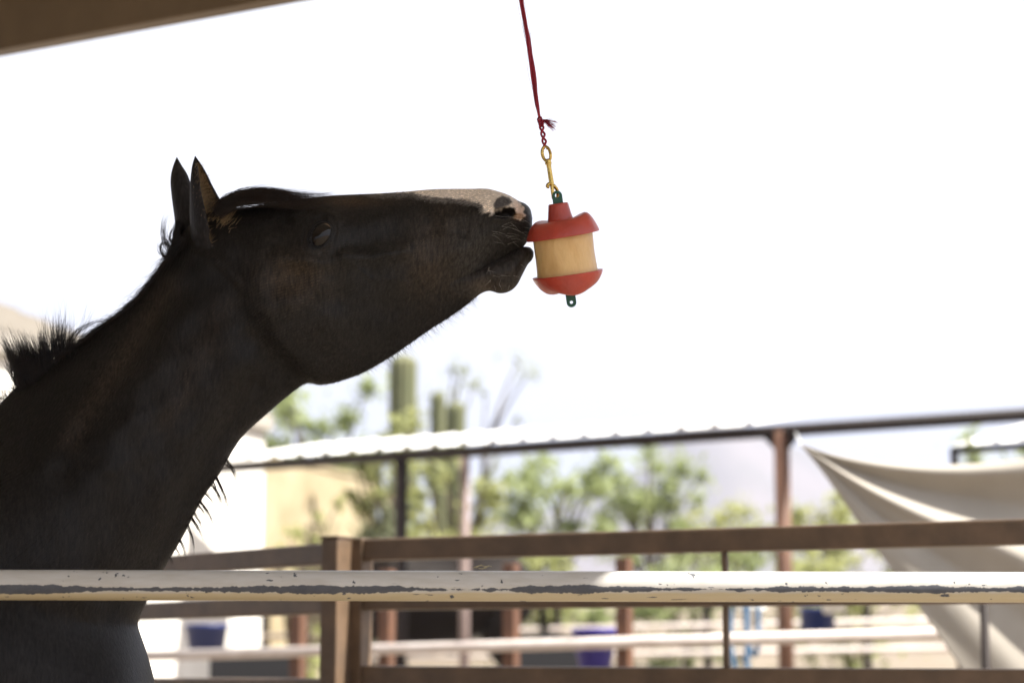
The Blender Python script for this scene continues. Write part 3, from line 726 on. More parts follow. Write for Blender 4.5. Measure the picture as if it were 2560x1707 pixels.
    m3 += strands([(175, 870), (195, 840), (212, 815), (220, 790), (228, 772)], 16, (8, 9), (-.03, .02), 12, lenj=.5)
    hair_mesh('mane_lock', m3, .00042, M_['mane_hair'], e); m3 = []
    m3 += strands([(432, 628), (415, 605), (409, 575), (414, 545), (432, 526)], 46, (5, 6), (-.03, .02), 12, lenj=.5)
    m3 += strands([(434, 618), (424, 596), (432, 570), (446, 555)], 20, (3, 4), (-.02, .02), 10)
    m3 += strands([(430, 640), (412, 640), (402, 628), (402, 612), (414, 605), (423, 618), (424, 636)], 34, (4, 3.5), (-.03, .02), 14, lenj=.35)
    m3 += strands([(455, 600), (435, 625), (420, 645), (395, 682)], 300, (7, 6), (-.06, .03), 9)
    m3 += strands([(448, 560), (438, 600), (432, 640), (418, 668)], 220, (5, 6), (-.04, .04), 9)
    hair_mesh('poll_hair', m3, .00042, M_['mane_hair'], e)
    # long hairs under the jaw, on the chin and down the throat
    jh = []
    jaw = cr([(890, 936), (935, 914), (975, 890), (1020, 860), (1073, 822), (1119, 793), (1159, 765), (1190, 742)], 300)
    for i in RNG.integers(0, 300, 330):
        a = jaw[i]+[0, -2]; L = RNG.uniform(8, 34)*(.5+.6*math.sin(i/300*math.pi)); d = np.array([.45+RNG.normal(0, .25), .75+RNG.normal(0, .2)]); f = np.linspace(0, 1, 7)[:, None]
        q = a+d*L*f+np.array([1, 0])*f**2*L*RNG.normal(.1, .3); jh.append(plane(q[:, 0], q[:, 1], YH+RNG.uniform(-.018, .018)))
    hair_mesh('jaw_hair', jh, .00022, M_['mane_hair'], e)
    throat = []
    for (ax, ay, bx, by, n) in ((567, 1146, 592, 1207, 16), (560, 1156, 588, 1190, 5), (543, 1190, 570, 1282, 18), (530, 1210, 556, 1262, 12), (536, 1200, 552, 1290, 8), (515, 1232, 540, 1275, 10), (503, 1250, 533, 1318, 16), (498, 1262, 516, 1300, 8), (480, 1290, 505, 1352, 16), (488, 1280, 512, 1345, 8), (472, 1308, 482, 1372, 16), (452, 1344, 462, 1395, 12), (440, 1362, 450, 1400, 8), (425, 1390, 430, 1415, 6)):
        bx = ax+(bx-ax)*1.25; by = ay+(by-ay)*1.22
        throat += strands([(ax-8, ay-6), ((ax+bx)/2+2, (ay*.55+by*.45)), (bx, by)], n*2, (2.2, 4.0), (-.012, .012), 8, lenj=.5)
    hair_mesh('throat_hair', throat, .00035, M_['forelock_brown'], e)
    # pale whiskers round the muzzle, rooted on the near cheek
    flat = V2.reshape(-1, 3); fpx = px.ravel(); fpy = py.ravel(); fs = sn.ravel()
    def surf(x, y):
        k = np.argmin(np.where(fs < -.05, np.hypot(fpx-x, fpy-y), 1e9)); return flat[k][1]+YH
    wk = []
    for _ in range(22):
        x = RNG.uniform(1228, 1312); y = RNG.uniform(536, 612)
        ys = surf(x, y); L = RNG.uniform(24, 56); an = RNG.normal(.1, .35); f = np.linspace(0, 1, 9)
        q = np.stack([x+math.cos(an)*L*f, y+math.sin(an)*L*f+L*.45*f*f*RNG.normal(.6, .35)], 1); a = plane(q[:, 0], q[:, 1], ys); a[:, 1] -= .003+.022*np.sin(f*1.4); wk.append(a)
    hair_mesh('whiskers', wk, .00017, M_['whisker'], e); wk = []
    for _ in range(16):
        x = RNG.uniform(1215, 1320); y = RNG.uniform(660, 725); L = RNG.uniform(10, 26); an = RNG.normal(1.0, .5); f = np.linspace(0, 1, 9)
        q = np.stack([x+math.cos(an)*L*f, y+math.sin(an)*L*f], 1); a = plane(q[:, 0], q[:, 1], YH-.036); a[:, 1] -= .012*f; wk.append(a)
    hair_mesh('chin_whiskers', wk, .00017, M_['whisker'], e)
    bl = []; edge_ = cr([(985, 484), (1027, 484), (1067, 493), (1118, 498), (1157, 501), (1182, 506), (1203, 513), (1209, 530)], 400)
    for i in RNG.integers(0, 400, 420):
        x, y = edge_[i]+RNG.normal(0, 2.5, 2); ys = surf(x, y); L = RNG.uniform(6, 15); an = math.pi-.5+RNG.normal(0, .35); f = np.linspace(0, 1, 5)
        a = plane(x+math.cos(an)*L*f, y+math.sin(an)*L*f*.8, ys-.0008-.0025*f); bl.append(a)
    hair_mesh('blaze_hair', bl, .00035, M_['blaze_hair'], e)
    # eyelids: a soft rim of bare dark skin round each eye, heavier above
    c_, s_ = math.cos(math.radians(-60)), math.sin(math.radians(-60)); an = np.linspace(0, 2*math.pi, 65)[:-1]; ring = []; rr = []
    for a_ in an:
        u_, v_ = 33*1.0*math.cos(a_), 22*1.0*math.sin(a_); x = EYE[0]+u_*c_-v_*s_; y = EYE[1]+u_*s_+v_*c_
        up_ = np.clip((EYE[1]-y)/26, -1, 1)
        ring.append((x, y+2*max(up_, 0), up_)); rr.append(.0034+.0013*up_)
    ys_ = np.array([surf(x, y) for x, y, _ in ring]); ys_ = np.real(np.fft.ifft(np.fft.fft(ys_)*(np.abs(np.fft.fftfreq(64)*64) < 4)))
    pr = np.array([plane(x, y, yy-.0004-.0012*max(u_, 0)) for (x, y, u_), yy in zip(ring, ys_)])
    for sd_ in (1, -1):
        p_ = pr.copy(); p_[:, 1] = YH+(p_[:, 1]-YH)*sd_
        t_ = np.roll(p_, -1, 0)-np.roll(p_, 1, 0); t_ /= np.linalg.norm(t_, axis=1)[:, None]; uu = np.cross(t_, [0, 1.0, 0]); uu /= np.linalg.norm(uu, axis=1)[:, None]; vv = np.cross(t_, uu)
        q_ = np.arange(12)*2*math.pi/12; Vl = p_[:, None]+np.array(rr)[:, None, None]*(np.cos(q_)[None, :, None]*uu[:, None]*1.25+np.sin(q_)[None, :, None]*vv[:, None]*.8)
        Fl = [(i*12+j, i*12+(j+1) % 12, ((i+1) % 64)*12+(j+1) % 12, ((i+1) % 64)*12+j) for i in range(64) for j in range(12)]
        link('eyelid', mesh('eyelid', Vl.reshape(-1, 3), Fl, True), M_['lid_skin'], e)
    ls = []
    for i in range(30):   # lashes on the upper lid
        a_ = math.radians(RNG.uniform(-165, -20)); c_, s_ = math.cos(math.radians(-60)), math.sin(math.radians(-60)); u_, v_ = 33*1.06*math.cos(a_), 23*1.06*math.sin(a_)
        x = EYE[0]+u_*c_-v_*s_; y = EYE[1]+u_*s_+v_*c_; ys = surf(x, y); L = RNG.uniform(7, 13); f = np.linspace(0, 1, 6)
        ls.append(plane(x+L*f*.5+RNG.normal(0, 1.5)*f, y-3*f+L*.35*f*f, ys-.005-.011*f))
    hair_mesh('eyelashes', ls, .0002, M_['mane_hair'], e)
    # pale hair inside the near ear
    eh = []
    for (p0, oo, t_, s_, ph_) in npts:
        for _ in range(3 if s_ < .72 else 1):
            if abs(ph_) > .97: continue
            d = oo*RNG.uniform(.7, 1.2)+t_*RNG.uniform(.5, 1.2)+RNG.normal(0, .22, 3); d /= np.linalg.norm(d); L = RNG.uniform(.009, .020)*(1.15-s_*.6)
            f = np.linspace(0, 1, 5)[:, None]; eh.append(p0+RNG.normal(0, .0008, 3)+d*L*f+np.array([0, 0, -.004])*f*f+np.array([0, YH, 0]))
    for _ in range(260):   # tuft at the mouth of the ear
        x = RNG.normal(556, 13); y = RNG.normal(540, 14); ys = surf(x, y); f = np.linspace(0, 1, 5); an = RNG.normal(-.75, .4); L = RNG.uniform(12, 28)
        a = plane(x+math.cos(an)*L*f, y+math.sin(an)*L*f, ys); a[:, 1] -= .004+.012*f; eh.append(a)
    hair_mesh('ear_hair', eh, .00042, M_['tan_hair'], e)
    # short coat: fine needles lying along the skin
    n = 140000
    ii = RNG.integers(30, R-2, n); jj = RNG.integers(0, NR, n)
    p = V2[ii, jj]; back = V2[ii-1, jj]-p; back /= np.linalg.norm(back, axis=1)[:, None]+1e-9
    tj = V2[ii, (jj+1) % NR]-V2[ii, (jj-1) % NR]; nrm = np.cross(tj, -back); nrm /= np.linalg.norm(nrm, axis=1)[:, None]+1e-9
    ctr = V2.mean(1)[ii]; sgn = np.sign(((p-ctr)*nrm).sum(1)); nrm *= sgn[:, None]
    qx, qy = px[ii, jj], py[ii, jj]
    keep = (eye_q(qx, qy) > 1.35) & (np.hypot((qx-1259)/34, (qy-534)/18) > 1) & (qx < 1296)
    d = back*.8+np.array([0, 0, -.35])+nrm*RNG.uniform(.12, .5, n)[:, None]+RNG.normal(0, .16, (n, 3)); d /= np.linalg.norm(d, axis=1)[:, None]
    L = RNG.uniform(.004, .009, n)*np.interp(qx, [0, 600, 1300], [1.2, 1.0, .7]); sd = np.cross(d, nrm); sd /= np.linalg.norm(sd, axis=1)[:, None]+1e-9
    p = p+np.array([0, YH, 0]); wdt = .0003
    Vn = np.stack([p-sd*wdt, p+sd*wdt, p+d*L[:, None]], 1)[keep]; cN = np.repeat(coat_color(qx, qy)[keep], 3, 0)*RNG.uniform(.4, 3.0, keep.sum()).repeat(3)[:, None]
    me = fastmesh('coat_hair', Vn.reshape(-1, 3), np.arange(len(Vn)*3).reshape(-1, 3))
    ca = me.color_attributes.new('coat', 'FLOAT_COLOR', 'POINT'); ca.data.foreach_set('color', np.concatenate([cN, np.ones((len(cN), 1))], 1).astype(np.float32).ravel())
    tag(link('coat_hair', me, M_['coat'], e), kind='stuff')
    tl_ = strands([(-1930, 1330), (-2020, 1420), (-2060, 1700), (-2050, 2200), (-2060, 2600)], 160, (12, 40), (-.05, .05), 12, lenj=.35)
    hair_mesh('tail', tl_, .0016, M_['mane_hair'], e)
def eye_mat():
    m = bpy.data.materials.new('horse_eye'); m.use_nodes = True; t = m.node_tree; b = t.nodes['Principled BSDF']
    tcn = N(t, 'ShaderNodeTexCoord'); mp_ = N(t, 'ShaderNodeMapping'); mp_.inputs['Scale'].default_value = (52, 0, 66); t.links.new(tcn.outputs['Object'], mp_.inputs[0])
    ln = N(t, 'ShaderNodeVectorMath', operation='LENGTH'); t.links.new(mp_.outputs[0], ln.inputs[0])
    cr_ = N(t, 'ShaderNodeValToRGB'); el = cr_.color_ramp.elements
    el[0].position = .30; el[0].color = (.002, .002, .003, 1); el[1].position = .40; el[1].color = (.009, .0045, .003, 1)
    q = el.new(.85); q.color = (.006, .0035, .0025, 1); q = el.new(.96); q.color = (.004, .003, .003, 1)
    t.links.new(ln.outputs['Value'], cr_.inputs[0])
    sx = N(t, 'ShaderNodeSeparateXYZ'); t.links.new(tcn.outputs['Object'], sx.inputs[0])
    sm = N(t, 'ShaderNodeMapRange', inp={'From Min': .0182, 'From Max': .0196}); t.links.new(sx.outputs[2], sm.inputs[0])
    mc = N(t, 'ShaderNodeMixRGB'); mc.inputs[2].default_value = (.09, .06, .038, 1); t.links.new(sm.outputs[0], mc.inputs[0]); t.links.new(cr_.outputs[0], mc.inputs[1]); t.links.new(mc.outputs[0], b.inputs['Base Color'])
    b.inputs['Roughness'].default_value = .03; b.inputs['Specular IOR Level'].default_value = .32; b.inputs['Coat Weight'].default_value = 0
    M_['eye'] = m
eye_mat()
build_horse()

# ------------------------------------------------------------------ hanging toy, snap and twine
def lathe(prof, n=72, mod=None):
    """prof list of (r,z); mod(i,phi,r,z)->(r,z)"""
    V = []; F = []; m = len(prof)
    for i, (r, z) in enumerate(prof):
        for j in range(n):
            ph = 2*math.pi*j/n; rr, zz = (r, z) if mod is None else mod(i, ph, r, z)
            V.append((rr*math.cos(ph), rr*math.sin(ph), zz))
    for i in range(m-1):
        for j in range(n): F.append((i*n+j, i*n+(j+1) % n, (i+1)*n+(j+1) % n, (i+1)*n+j))
    return V, F
def tab(name, w, h, t, hole_r, hole_z, matl, parent, z0, up=1):
    """rounded tab with a through hole, in the XZ plane of the toy"""
    n = 32; outer = []; inner = []
    for k in range(n):
        a = 2*math.pi*k/n; dx, dz = math.cos(a), math.sin(a); inner.append((hole_r*dx, hole_z+hole_r*dz))
        # outline: rectangle with a round end at the far side, sampled by ray from the hole centre
        best = None
        for s in np.linspace(.0005, h*1.4, 400):
            x = s*dx; z = hole_z+s*dz
            ins = abs(x) <= w/2 and z >= 0 and (z <= h-w/2 or math.hypot(x, z-(h-w/2)) <= w/2)
            if not ins: break
            best = (x, z)
        outer.append(best or (x, z))
    V = []; 
    for yy in (-t/2, t/2):
        V += [(x, yy, z0+up*z) for x, z in outer]; V += [(x, yy, z0+up*z) for x, z in inner]
    F = []
    for k in range(n):
        k2 = (k+1) % n
        F += [(k, k2, n+k2, n+k), (2*n+k, 3*n+k, 3*n+k2, 2*n+k2), (k, 2*n+k, 2*n+k2, k2), (n+k, n+k2, 3*n+k2, 3*n+k)]
    me = mesh(name, V, F); bm = bmesh.new(); bm.from_mesh(me); bmesh.ops.recalc_face_normals(bm, faces=bm.faces); bm.to_mesh(me); bm.free()
    o = link(name, me, matl, parent, False); b = o.modifiers.new('bevel', 'BEVEL'); b.width = .0012; b.segments = 2; return o
TOYD = 3.47
def build_toy():
    c = P(1413, 640, TOYD)
    e = empty('apple_core_toy', c, 'red apple-core shaped treat toy with a tan lick hanging at the horse mouth', 'toy')
    tilt = Matrix.Rotation(math.radians(14), 3, 'X') @ Matrix.Identity(3)
    e.rotation_euler = (Matrix.Rotation(math.radians(-8.0), 3, 'Y') @ Matrix.Rotation(math.radians(13), 3, 'X')).to_euler()
    # lick: slightly waisted cylinder
    prof = [(.0002, .041), (.050, .041), (.0535, .038), (.0532, .02), (.0528, 0), (.0536, -.02), (.0545, -.034), (.052, -.037), (.0002, -.037)]
    prof2 = []
    for a, b in zip(prof[:-1], prof[1:]):
        for s in np.linspace(0, 1, 5)[:-1]: prof2.append((a[0]+(b[0]-a[0])*s, a[1]+(b[1]-a[1])*s))
    prof2.append(prof[-1])
    def m1(i, ph, r, z): return r*(1+.006*math.sin(3*ph+z*60)+.004*math.sin(7*ph-z*90)), z
    V, F = lathe(prof2, 80, m1); link('lick_block', mesh('lick_block', V, F, True), M_['salt_lick'], e, False)
    # top cap: lobed dome with a central boss
    def lob(r, ph): return np.interp(r, [.02, .034, .048, .066], [0, .55, 1, .12])*(.0042*math.cos(2*ph+.35)+.0022*math.cos(3*ph-.9))
    prof = [(.0005, .094), (.0150, .0942), (.0172, .0935), (.0180, .092), (.0200, .078), (.0222, .0665), (.0240, .0625), (.029, .0625), (.036, .0655), (.043, .0665), (.050, .0635), (.0565, .0565), (.0615, .0475), (.0645, .040), (.0655, .0368), (.0655, .0352), (.0640, .0345), (.0615, .0352), (.0600, .040), (.056, .050), (.046, .0585), (.030, .058), (.0005, .058)]
    def m2(i, ph, r, z):
        if r < .0235: return r, z
        return r*(1+.012*math.cos(3*ph+.5)), z+float(lob(r, ph))*(.95 if i < 16 else .8)+.0035*math.cos(ph)*float(np.interp(r, [.024, .05, .066], [0, 1, .3]))
    V, F = lathe(prof, 96, m2); o = link('top_cap', mesh('top_cap', V, F, True), M_['toy_red'], e, False)
    o.modifiers.new('sub', 'SUBSURF').render_levels = 1; o.modifiers['sub'].levels = 1
    # bottom cup
    prof = [(.0002, -.0375), (.030, -.0378), (.050, -.0368), (.0575, -.0335), (.0605, -.0318), (.0628, -.0312), (.0632, -.0328), (.0622, -.0365), (.0575, -.046), (.051, -.0555), (.043, -.0630), (.034, -.0655), (.024, -.0625), (.014, -.060), (.0002, -.0595)]
    def m3(i, ph, r, z):
        if i < 7: return r, z
        k = np.interp(r, [.0, .02, .04, .063], [.3, .7, 1, 0]); return r, z+float(k)*(.0035*math.cos(2*ph-.4)+.0025*math.cos(3*ph+1.1))
    V, F = lathe(prof, 96, m3); o = link('bottom_cup', mesh('bottom_cup', V, F, True), M_['toy_red'], e, False)
    o.modifiers.new('sub', 'SUBSURF').render_levels = 1; o.modifiers['sub'].levels = 1
    tab('top_loop', .018, .026, .008, .0038, .0175, M_['toy_green'], e, .0905, 1)
    tab('bottom_loop', .0175, .036, .007, .0028, .0270, M_['toy_green'], e, -.056, -1)
    return e
build_toy()
def curve_tube(name, px, r, d, matl, parent, n=10, k=40, dy=None):
    q = cr(np.asarray(px, float), k); p = Pn(q[:, 0], q[:, 1], d)
    if dy is not None: p[:, 1] += np.interp(np.linspace(0, 1, k), np.linspace(0, 1, len(dy)), dy)
    rr = np.interp(np.linspace(0, 1, k), np.linspace(0, 1, len(np.atleast_1d(r))), np.atleast_1d(r))
    V, F = tube_arrays(p, rr, n); return link(name, mesh(name, V, F, True), matl, parent)
def build_snap():
    d = TOYD-.012
    e = empty('snap_hook', P(1374, 430, d), 'small brass swivel snap hook between the red twine and the toy', 'snap hook')
    an = np.linspace(0, 2*math.pi, 13)
    ring = [(1366+10*math.cos(a)+3.0*math.sin(a), 385+18.5*math.sin(a)) for a in an]
    curve_tube('swivel_eye', ring, [.0028, .0024, .0032, .0024, .0028], d, M_['brass'], e, 12, 60, [-.002, .003, -.002])
    curve_tube('shank', [(1369, 398), (1371, 406), (1373, 420), (1376, 440), (1379, 458), (1381, 468)], [.0034, .0054, .0042, .0044, .0046, .0034], d, M_['brass'], e, 16, 40)
    curve_tube('collar', [(1369.5, 401), (1371, 410)], [.0058, .0062], d, M_['brass'], e, 18, 6)
    curve_tube('thumb_knob', [(1376, 457), (1371, 461), (1369, 466), (1373, 470)], [.0018, .0034, .0036, .0016], d-.003, M_['brass'], e, 12, 16)
    curve_tube('hook', [(1379, 463), (1386, 466), (1393, 474), (1395, 486), (1392, 496), (1387, 500), (1383, 494)], [.0034, .0034, .0032, .0032, .0032, .003, .0028], d, M_['brass'], e, 14, 50, [0, 0, .006, .014, .004, -.003, -.003])
    curve_tube('gate_bolt', [(1379, 464), (1381, 478), (1384, 497)], [.0030, .0032, .0034], d-.003, M_['brass'], e, 12, 14)
build_snap()
def build_twine():
    d = TOYD-.010
    zb = ROOFZ+.17
    top = P(1297, 0, d); low = P(1349, 296, d); dirv = (top-low).normalized(); hi = low+dirv*((zb+.12-low.z)/dirv.z)
    e = empty('twine', (low.x, low.y, low.z), 'frayed red baling twine hanging down to the brass snap', 'twine')
    k = 90; s = np.linspace(0, 1, k)
    cl = np.array(low)[None]*(1-s)[:, None]+np.array(hi)[None]*s[:, None]
    L = (hi-low).length
    bow = .004*np.sin(np.minimum(s*L/.42, 1.4)*math.pi); cl[:, 0] += bow
    for j in range(9):
        ph = j*2.1; r = (.0017+.0016*(j % 3)/2)*(1+.5*np.sin(s*L*9+j*1.7)); r = r*np.clip(s*L/.03, .25, 1)
        p = cl.copy(); p[:, 0] += r*np.cos(ph+s*L*16+.6*np.sin(s*31+j)); p[:, 1] += r*np.sin(ph+s*L*16)
        V, F = tube_arrays(p, .0017 if j < 6 else .0009, 7); link('strand', mesh('strand', V, F, True), M_['twine'], e)
    ls = []
    for j in range(16):   # loose fibres standing off the twine
        a = RNG.uniform(.0, .55); b = a+RNG.uniform(.06, .2); f = np.linspace(0, 1, 12); ss = a+(b-a)*f; p = np.array(low)[None]*(1-ss)[:, None]+np.array(hi)[None]*ss[:, None]
        off = RNG.normal(0, .0055); p[:, 0] += off*np.sin(f*math.pi)+RNG.normal(0, .001); p[:, 1] += RNG.normal(0, .002); ls.append(p)
    hair_mesh('loose_fibres', ls, .00028, M_['twine'], e, power=.2)
    # knot
    kn = []
    for j, (cx, cy, rx, ry, dy) in enumerate(((1349, 299, 4.5, 5.5, 0), (1351, 304, 5.5, 4.0, .002), (1353, 311, 5, 5, -.002), (1352, 306, 3.5, 7, .001))):
        an = np.linspace(0, 2*math.pi, 18); p = Pn(cx+rx*np.cos(an+j), cy+ry*np.sin(an+j), d); p[:, 1] += .0035*np.sin(an*2+j)+dy
        kn.append(tube_arrays(p, .0019, 8))
    V, F = merge(kn); link('knot', mesh('knot', V, F, True), M_['twine'], e)
    # braided chain down to the snap
    br = []
    for sgn in (1, -1):
        t = np.linspace(0, 1, 60); xx = 1353+(1364-1353)*t; yy = 312+(373-312)*t
        p = Pn(xx+sgn*4.4*np.sin(t*math.pi*3.5+.4), yy, d); p[:, 1] += sgn*.0028*np.cos(t*math.pi*3.5+.4)
        br.append(tube_arrays(p, .0021, 8))
    V, F = merge(br); link('braid', mesh('braid', V, F, True), M_['twine'], e)
    fr = []
    for j in range(46):
        a = np.array([1355+RNG.normal(0, 1), 301+RNG.normal(0, 1)]); an = RNG.uniform(.05, .75); LL = RNG.uniform(22, 40); f = np.linspace(0, 1, 7)
        q = np.stack([a[0]+math.cos(an)*LL*f, a[1]+math.sin(an)*LL*f*(.7+.5*f)], 1); p = Pn(q[:, 0], q[:, 1], d); p[:, 1] += f*RNG.normal(0, .006); fr.append(p)
    hair_mesh('frayed_end', fr, .00055, M_['twine'], e, power=.25)
build_twine()

# ------------------------------------------------------------------ second fence, pens, and things in them
def ground_at(x, y): return float(gz(np.array([x]), np.array([y]))[0])
def build_pen_fence(name, label, pa, pb, posts, offs, postw, railw, postmat, railmat, over=.12, cat='fence'):
    """pa,pb = (px,py,d) of the main rail's ends; offs = heights of rails relative to it"""
    a = P(*pa); b = P(*pb); d = (b-a); e = empty(name, ((a+b)/2).xy.to_3d(), label, cat)
    kx = lambda px: None
    for px in posts:
        # find the spot on the line seen at px
        best = min(np.linspace(0, 1, 400), key=lambda s: abs(float(unP(np.array([a+d*s]))[0][0])-px)); q = a+d*best
        upright('post', (q.x, q.y, ground_at(q.x, q.y)-.1), q.z+max(offs)+over, postw, postw, math.atan2(d.y, d.x), postmat, e, .006)
    nrm = Vector((d.y, -d.x, 0)).normalized()*(postw/2+railw/2-.004)
    if nrm.y > 0: nrm *= -1
    for o in offs:
        V, F = tube_arrays([a+nrm+Vector((0, 0, o)), b+nrm+Vector((0, 0, o))], railw/2, 16); link('rail', mesh('rail', V, F, True), railmat, e)
    return e
build_pen_fence('pipe_fence', 'pipe fence with pale sunlit rails in the pen behind the gate', (300, 1641, 11.6), (2420, 1581, 9.2), (300, 744, 966, 1276, 1562, 2420), (0, -.33, -.66), .068, .058, M_['rust_paint'], M_['pale_rail'], .42)
build_pen_fence('pipe_fence', 'far thin pipe fence of pale rails at the back of the pens', (250, 1600, 25), (2500, 1546, 22.0), (420, 660, 1010, 1390, 1770, 2165), (0, -.3, .35), .085, .07, M_['dark_brown'], M_['pale_rail'], .05)

def bucket(name, loc, r0, r1, h, matl, label, cat, group=None, handle=True):
    """open-topped tapered tub with a rim and wire handle, base at loc"""
    e = empty(name, loc, label, cat, group)
    prof = [(.0005, .004), (r0-.006, .004), (r1-.006, h), (r1+.004, h+.006), (r1+.010, h), (r1+.009, h-.02), (r1+.001, h-.022), (r0, 0), (.0005, 0)]
    V, F = lathe(prof, 36); link('tub', mesh('tub', V, F, True), matl, e, False)
    if handle:
        an = np.linspace(0, math.pi, 16); p = np.stack([(r1+.008)*np.cos(an), -.04*np.sin(an)-.02, h-.01+r1*.55*np.sin(an)], 1)
        V, F = tube_arrays(p, .004, 6); link('handle', mesh('handle', V, F, True), M_['white_plastic'], e, False)
    return e
q = P(1487, 1668, 10.65); bucket('feed_bucket', (q.x, q.y-.0, q.z), .085, .115, .20, M_['purple_blue'], 'violet blue feed bucket behind the pale rail in the pen', 'bucket', handle=False)
q = P(515, 1616, 12.6); bucket('water_tub', (q.x, q.y, q.z-.02), .105, .13, .155, M_['blue_plastic'], 'dark blue tub seen between the fence rails beside the horse chest', 'tub', handle=False)
q = P(2045, 1600, 14.0); bucket('water_barrel', (q.x, q.y, q.z-.02), .12, .12, .24, M_['blue_plastic'], 'blue barrel behind the rust brown shade post', 'barrel', handle=False)
q = P(2078, 1533, 13.7); bucket('white_bucket', (q.x+.02, q.y, q.z-.0), .07, .09, .12, M_['white_plastic'], 'small white bucket on top near the blue barrel', 'bucket', handle=False)
def rope_halter(px, py, d, label):
    c = P(px, py, d); e = empty('halter', c, label, 'halter')
    for k, (w, h, x0) in enumerate(((.05, .42, 0), (.035, .30, .07))):
        an = np.linspace(0, 2*math.pi, 40); p = [(c.x+x0+w*math.cos(a)*(.6+.4*math.sin(a*.5)), c.y+.01*math.sin(3*a)+.02*k, c.z+.1-h/2+h/2*math.sin(a)) for a in an]
        V, F = tube_arrays(p, .012, 8); link('strap', mesh('strap', V, F, True), M_['lightblue'], e)
    tube('lead', [(c.x+.02, c.y, c.z-.2), (c.x+.05, c.y, c.z-.35), (c.x+.03, c.y+.02, c.z-.55)], .014, M_['lightblue'], e, 8)
rope_halter(1850, 1535, 10.0, 'light blue halter hanging on the pale pen rail')
q = P(1880, 1560, 13.0); bucket('small_tub', (q.x, q.y, q.z), .06, .08, .11, M_['white_plastic'], 'small white tub beside the light blue halter', 'tub', handle=False)
# low black troughs / mats lying in the pen
def trough(px, py, d, L, label):
    c = P(px, py, d); e = empty('feed_trough', (c.x, c.y, ground_at(c.x, c.y)), label, 'trough')
    z0 = ground_at(c.x, c.y); h = c.z-z0
    b = box_me('basin', (L, .5, .22), .02)
    bm = bmesh.new(); bm.from_mesh(b); top = [f for f in bm.faces if f.normal.z > .9 and f.calc_area() > .1]
    r = bmesh.ops.inset_region(bm, faces=top, thickness=.03); bmesh.ops.translate(bm, verts=list({v for f in top for v in f.verts}), vec=(0, 0, -.16)); bm.to_mesh(b); bm.free()
    o = link('basin', b, M_['black_steel'], e, False); o.location = (0, 0, h-.1)
    for sx in (-1, 1):
        for sy in (-1, 1): 
            o = link('leg', box_me('leg', (.04, .04, h-.2), .004), M_['black_steel'], e, False); o.location = (sx*(L/2-.08), sy*.18, (h-.2)/2)
trough(640, 1622, 13.5, .55, 'black feed trough between the blue tub and the rust fence post')
trough(1400, 1592, 13.2, .62, 'black feed trough behind the violet blue bucket')

def grazing_horse():
    """a dark horse standing in the pen, head lowered"""
    d = 19.6; c = P(1105, 1600, d); z0 = ground_at(c.x, d)
    S = 1.14
    def Zl(pts):
        p = np.asarray(pts, float); return np.stack([(p[:, 0]+800)/1422.0, (3255-p[:, 1])/1422.0], 1)
    parts = torso_legs(Zl)
    # lowered neck and head
    T = np.array([(-200, 1060), (60, 1200), (260, 1500), (400, 1850), (470, 2080), (520, 2300), (540, 2560), (530, 2680)]); B = np.array([(-100, 1700), (150, 1850), (230, 2020), (290, 2200), (330, 2330), (390, 2420), (470, 2600), (500, 2690)])
    W = np.array([.17, .14, .11, .09, .10, .085, .055, .03])[:, None]*np.array([.6, .8, 1, 1, .9, .7])
    V, _ = loft(Zl(T), Zl(B), W, 70, 48); parts.append((V.reshape(-1, 3), grid_faces(70, 48)+[tuple(range(48)), tuple(range(69*48, 70*48))[::-1]]))
    for s in (-1, 1):
        V, F = tube_arrays([(Zl([(470, 2080)])[0][0], s*.06, Zl([(470, 2080)])[0][1]), (Zl([(560, 2010)])[0][0], s*.08, Zl([(560, 2010)])[0][1]), (Zl([(600, 1960)])[0][0], s*.08, Zl([(600, 1960)])[0][1])], [.03, .028, .004], 10); parts.append((V, F))
    VV, FF = merge(parts); me = mesh('grazing_body', VV, FF, True)
    e = empty('horse', (c.x, d, z0), 'second dark brown horse standing in the pen behind the gate rails', 'horse', rot=(0, 0, math.pi+.2))
    e.scale = (S, S, S)
    link('body', me, M_['dark_horse'], e, False)
    tp = []
    for _ in range(90):
        y = RNG.normal(0, .02); f = np.linspace(0, 1, 9); tp.append(np.stack([-.83-.06*np.sin(f*2)+RNG.normal(0, .03)*f, y+f*RNG.normal(0, .02), 1.38-f*RNG.uniform(.6, .85)], 1))
    me2 = hair_mesh('tail', tp, .004, M_['mane_hair'], None); me2.parent = e
mat('dark_horse', (.010, .0065, .005), .5, .1, col2=(.007, .005, .004), vscale=4)
grazing_horse()

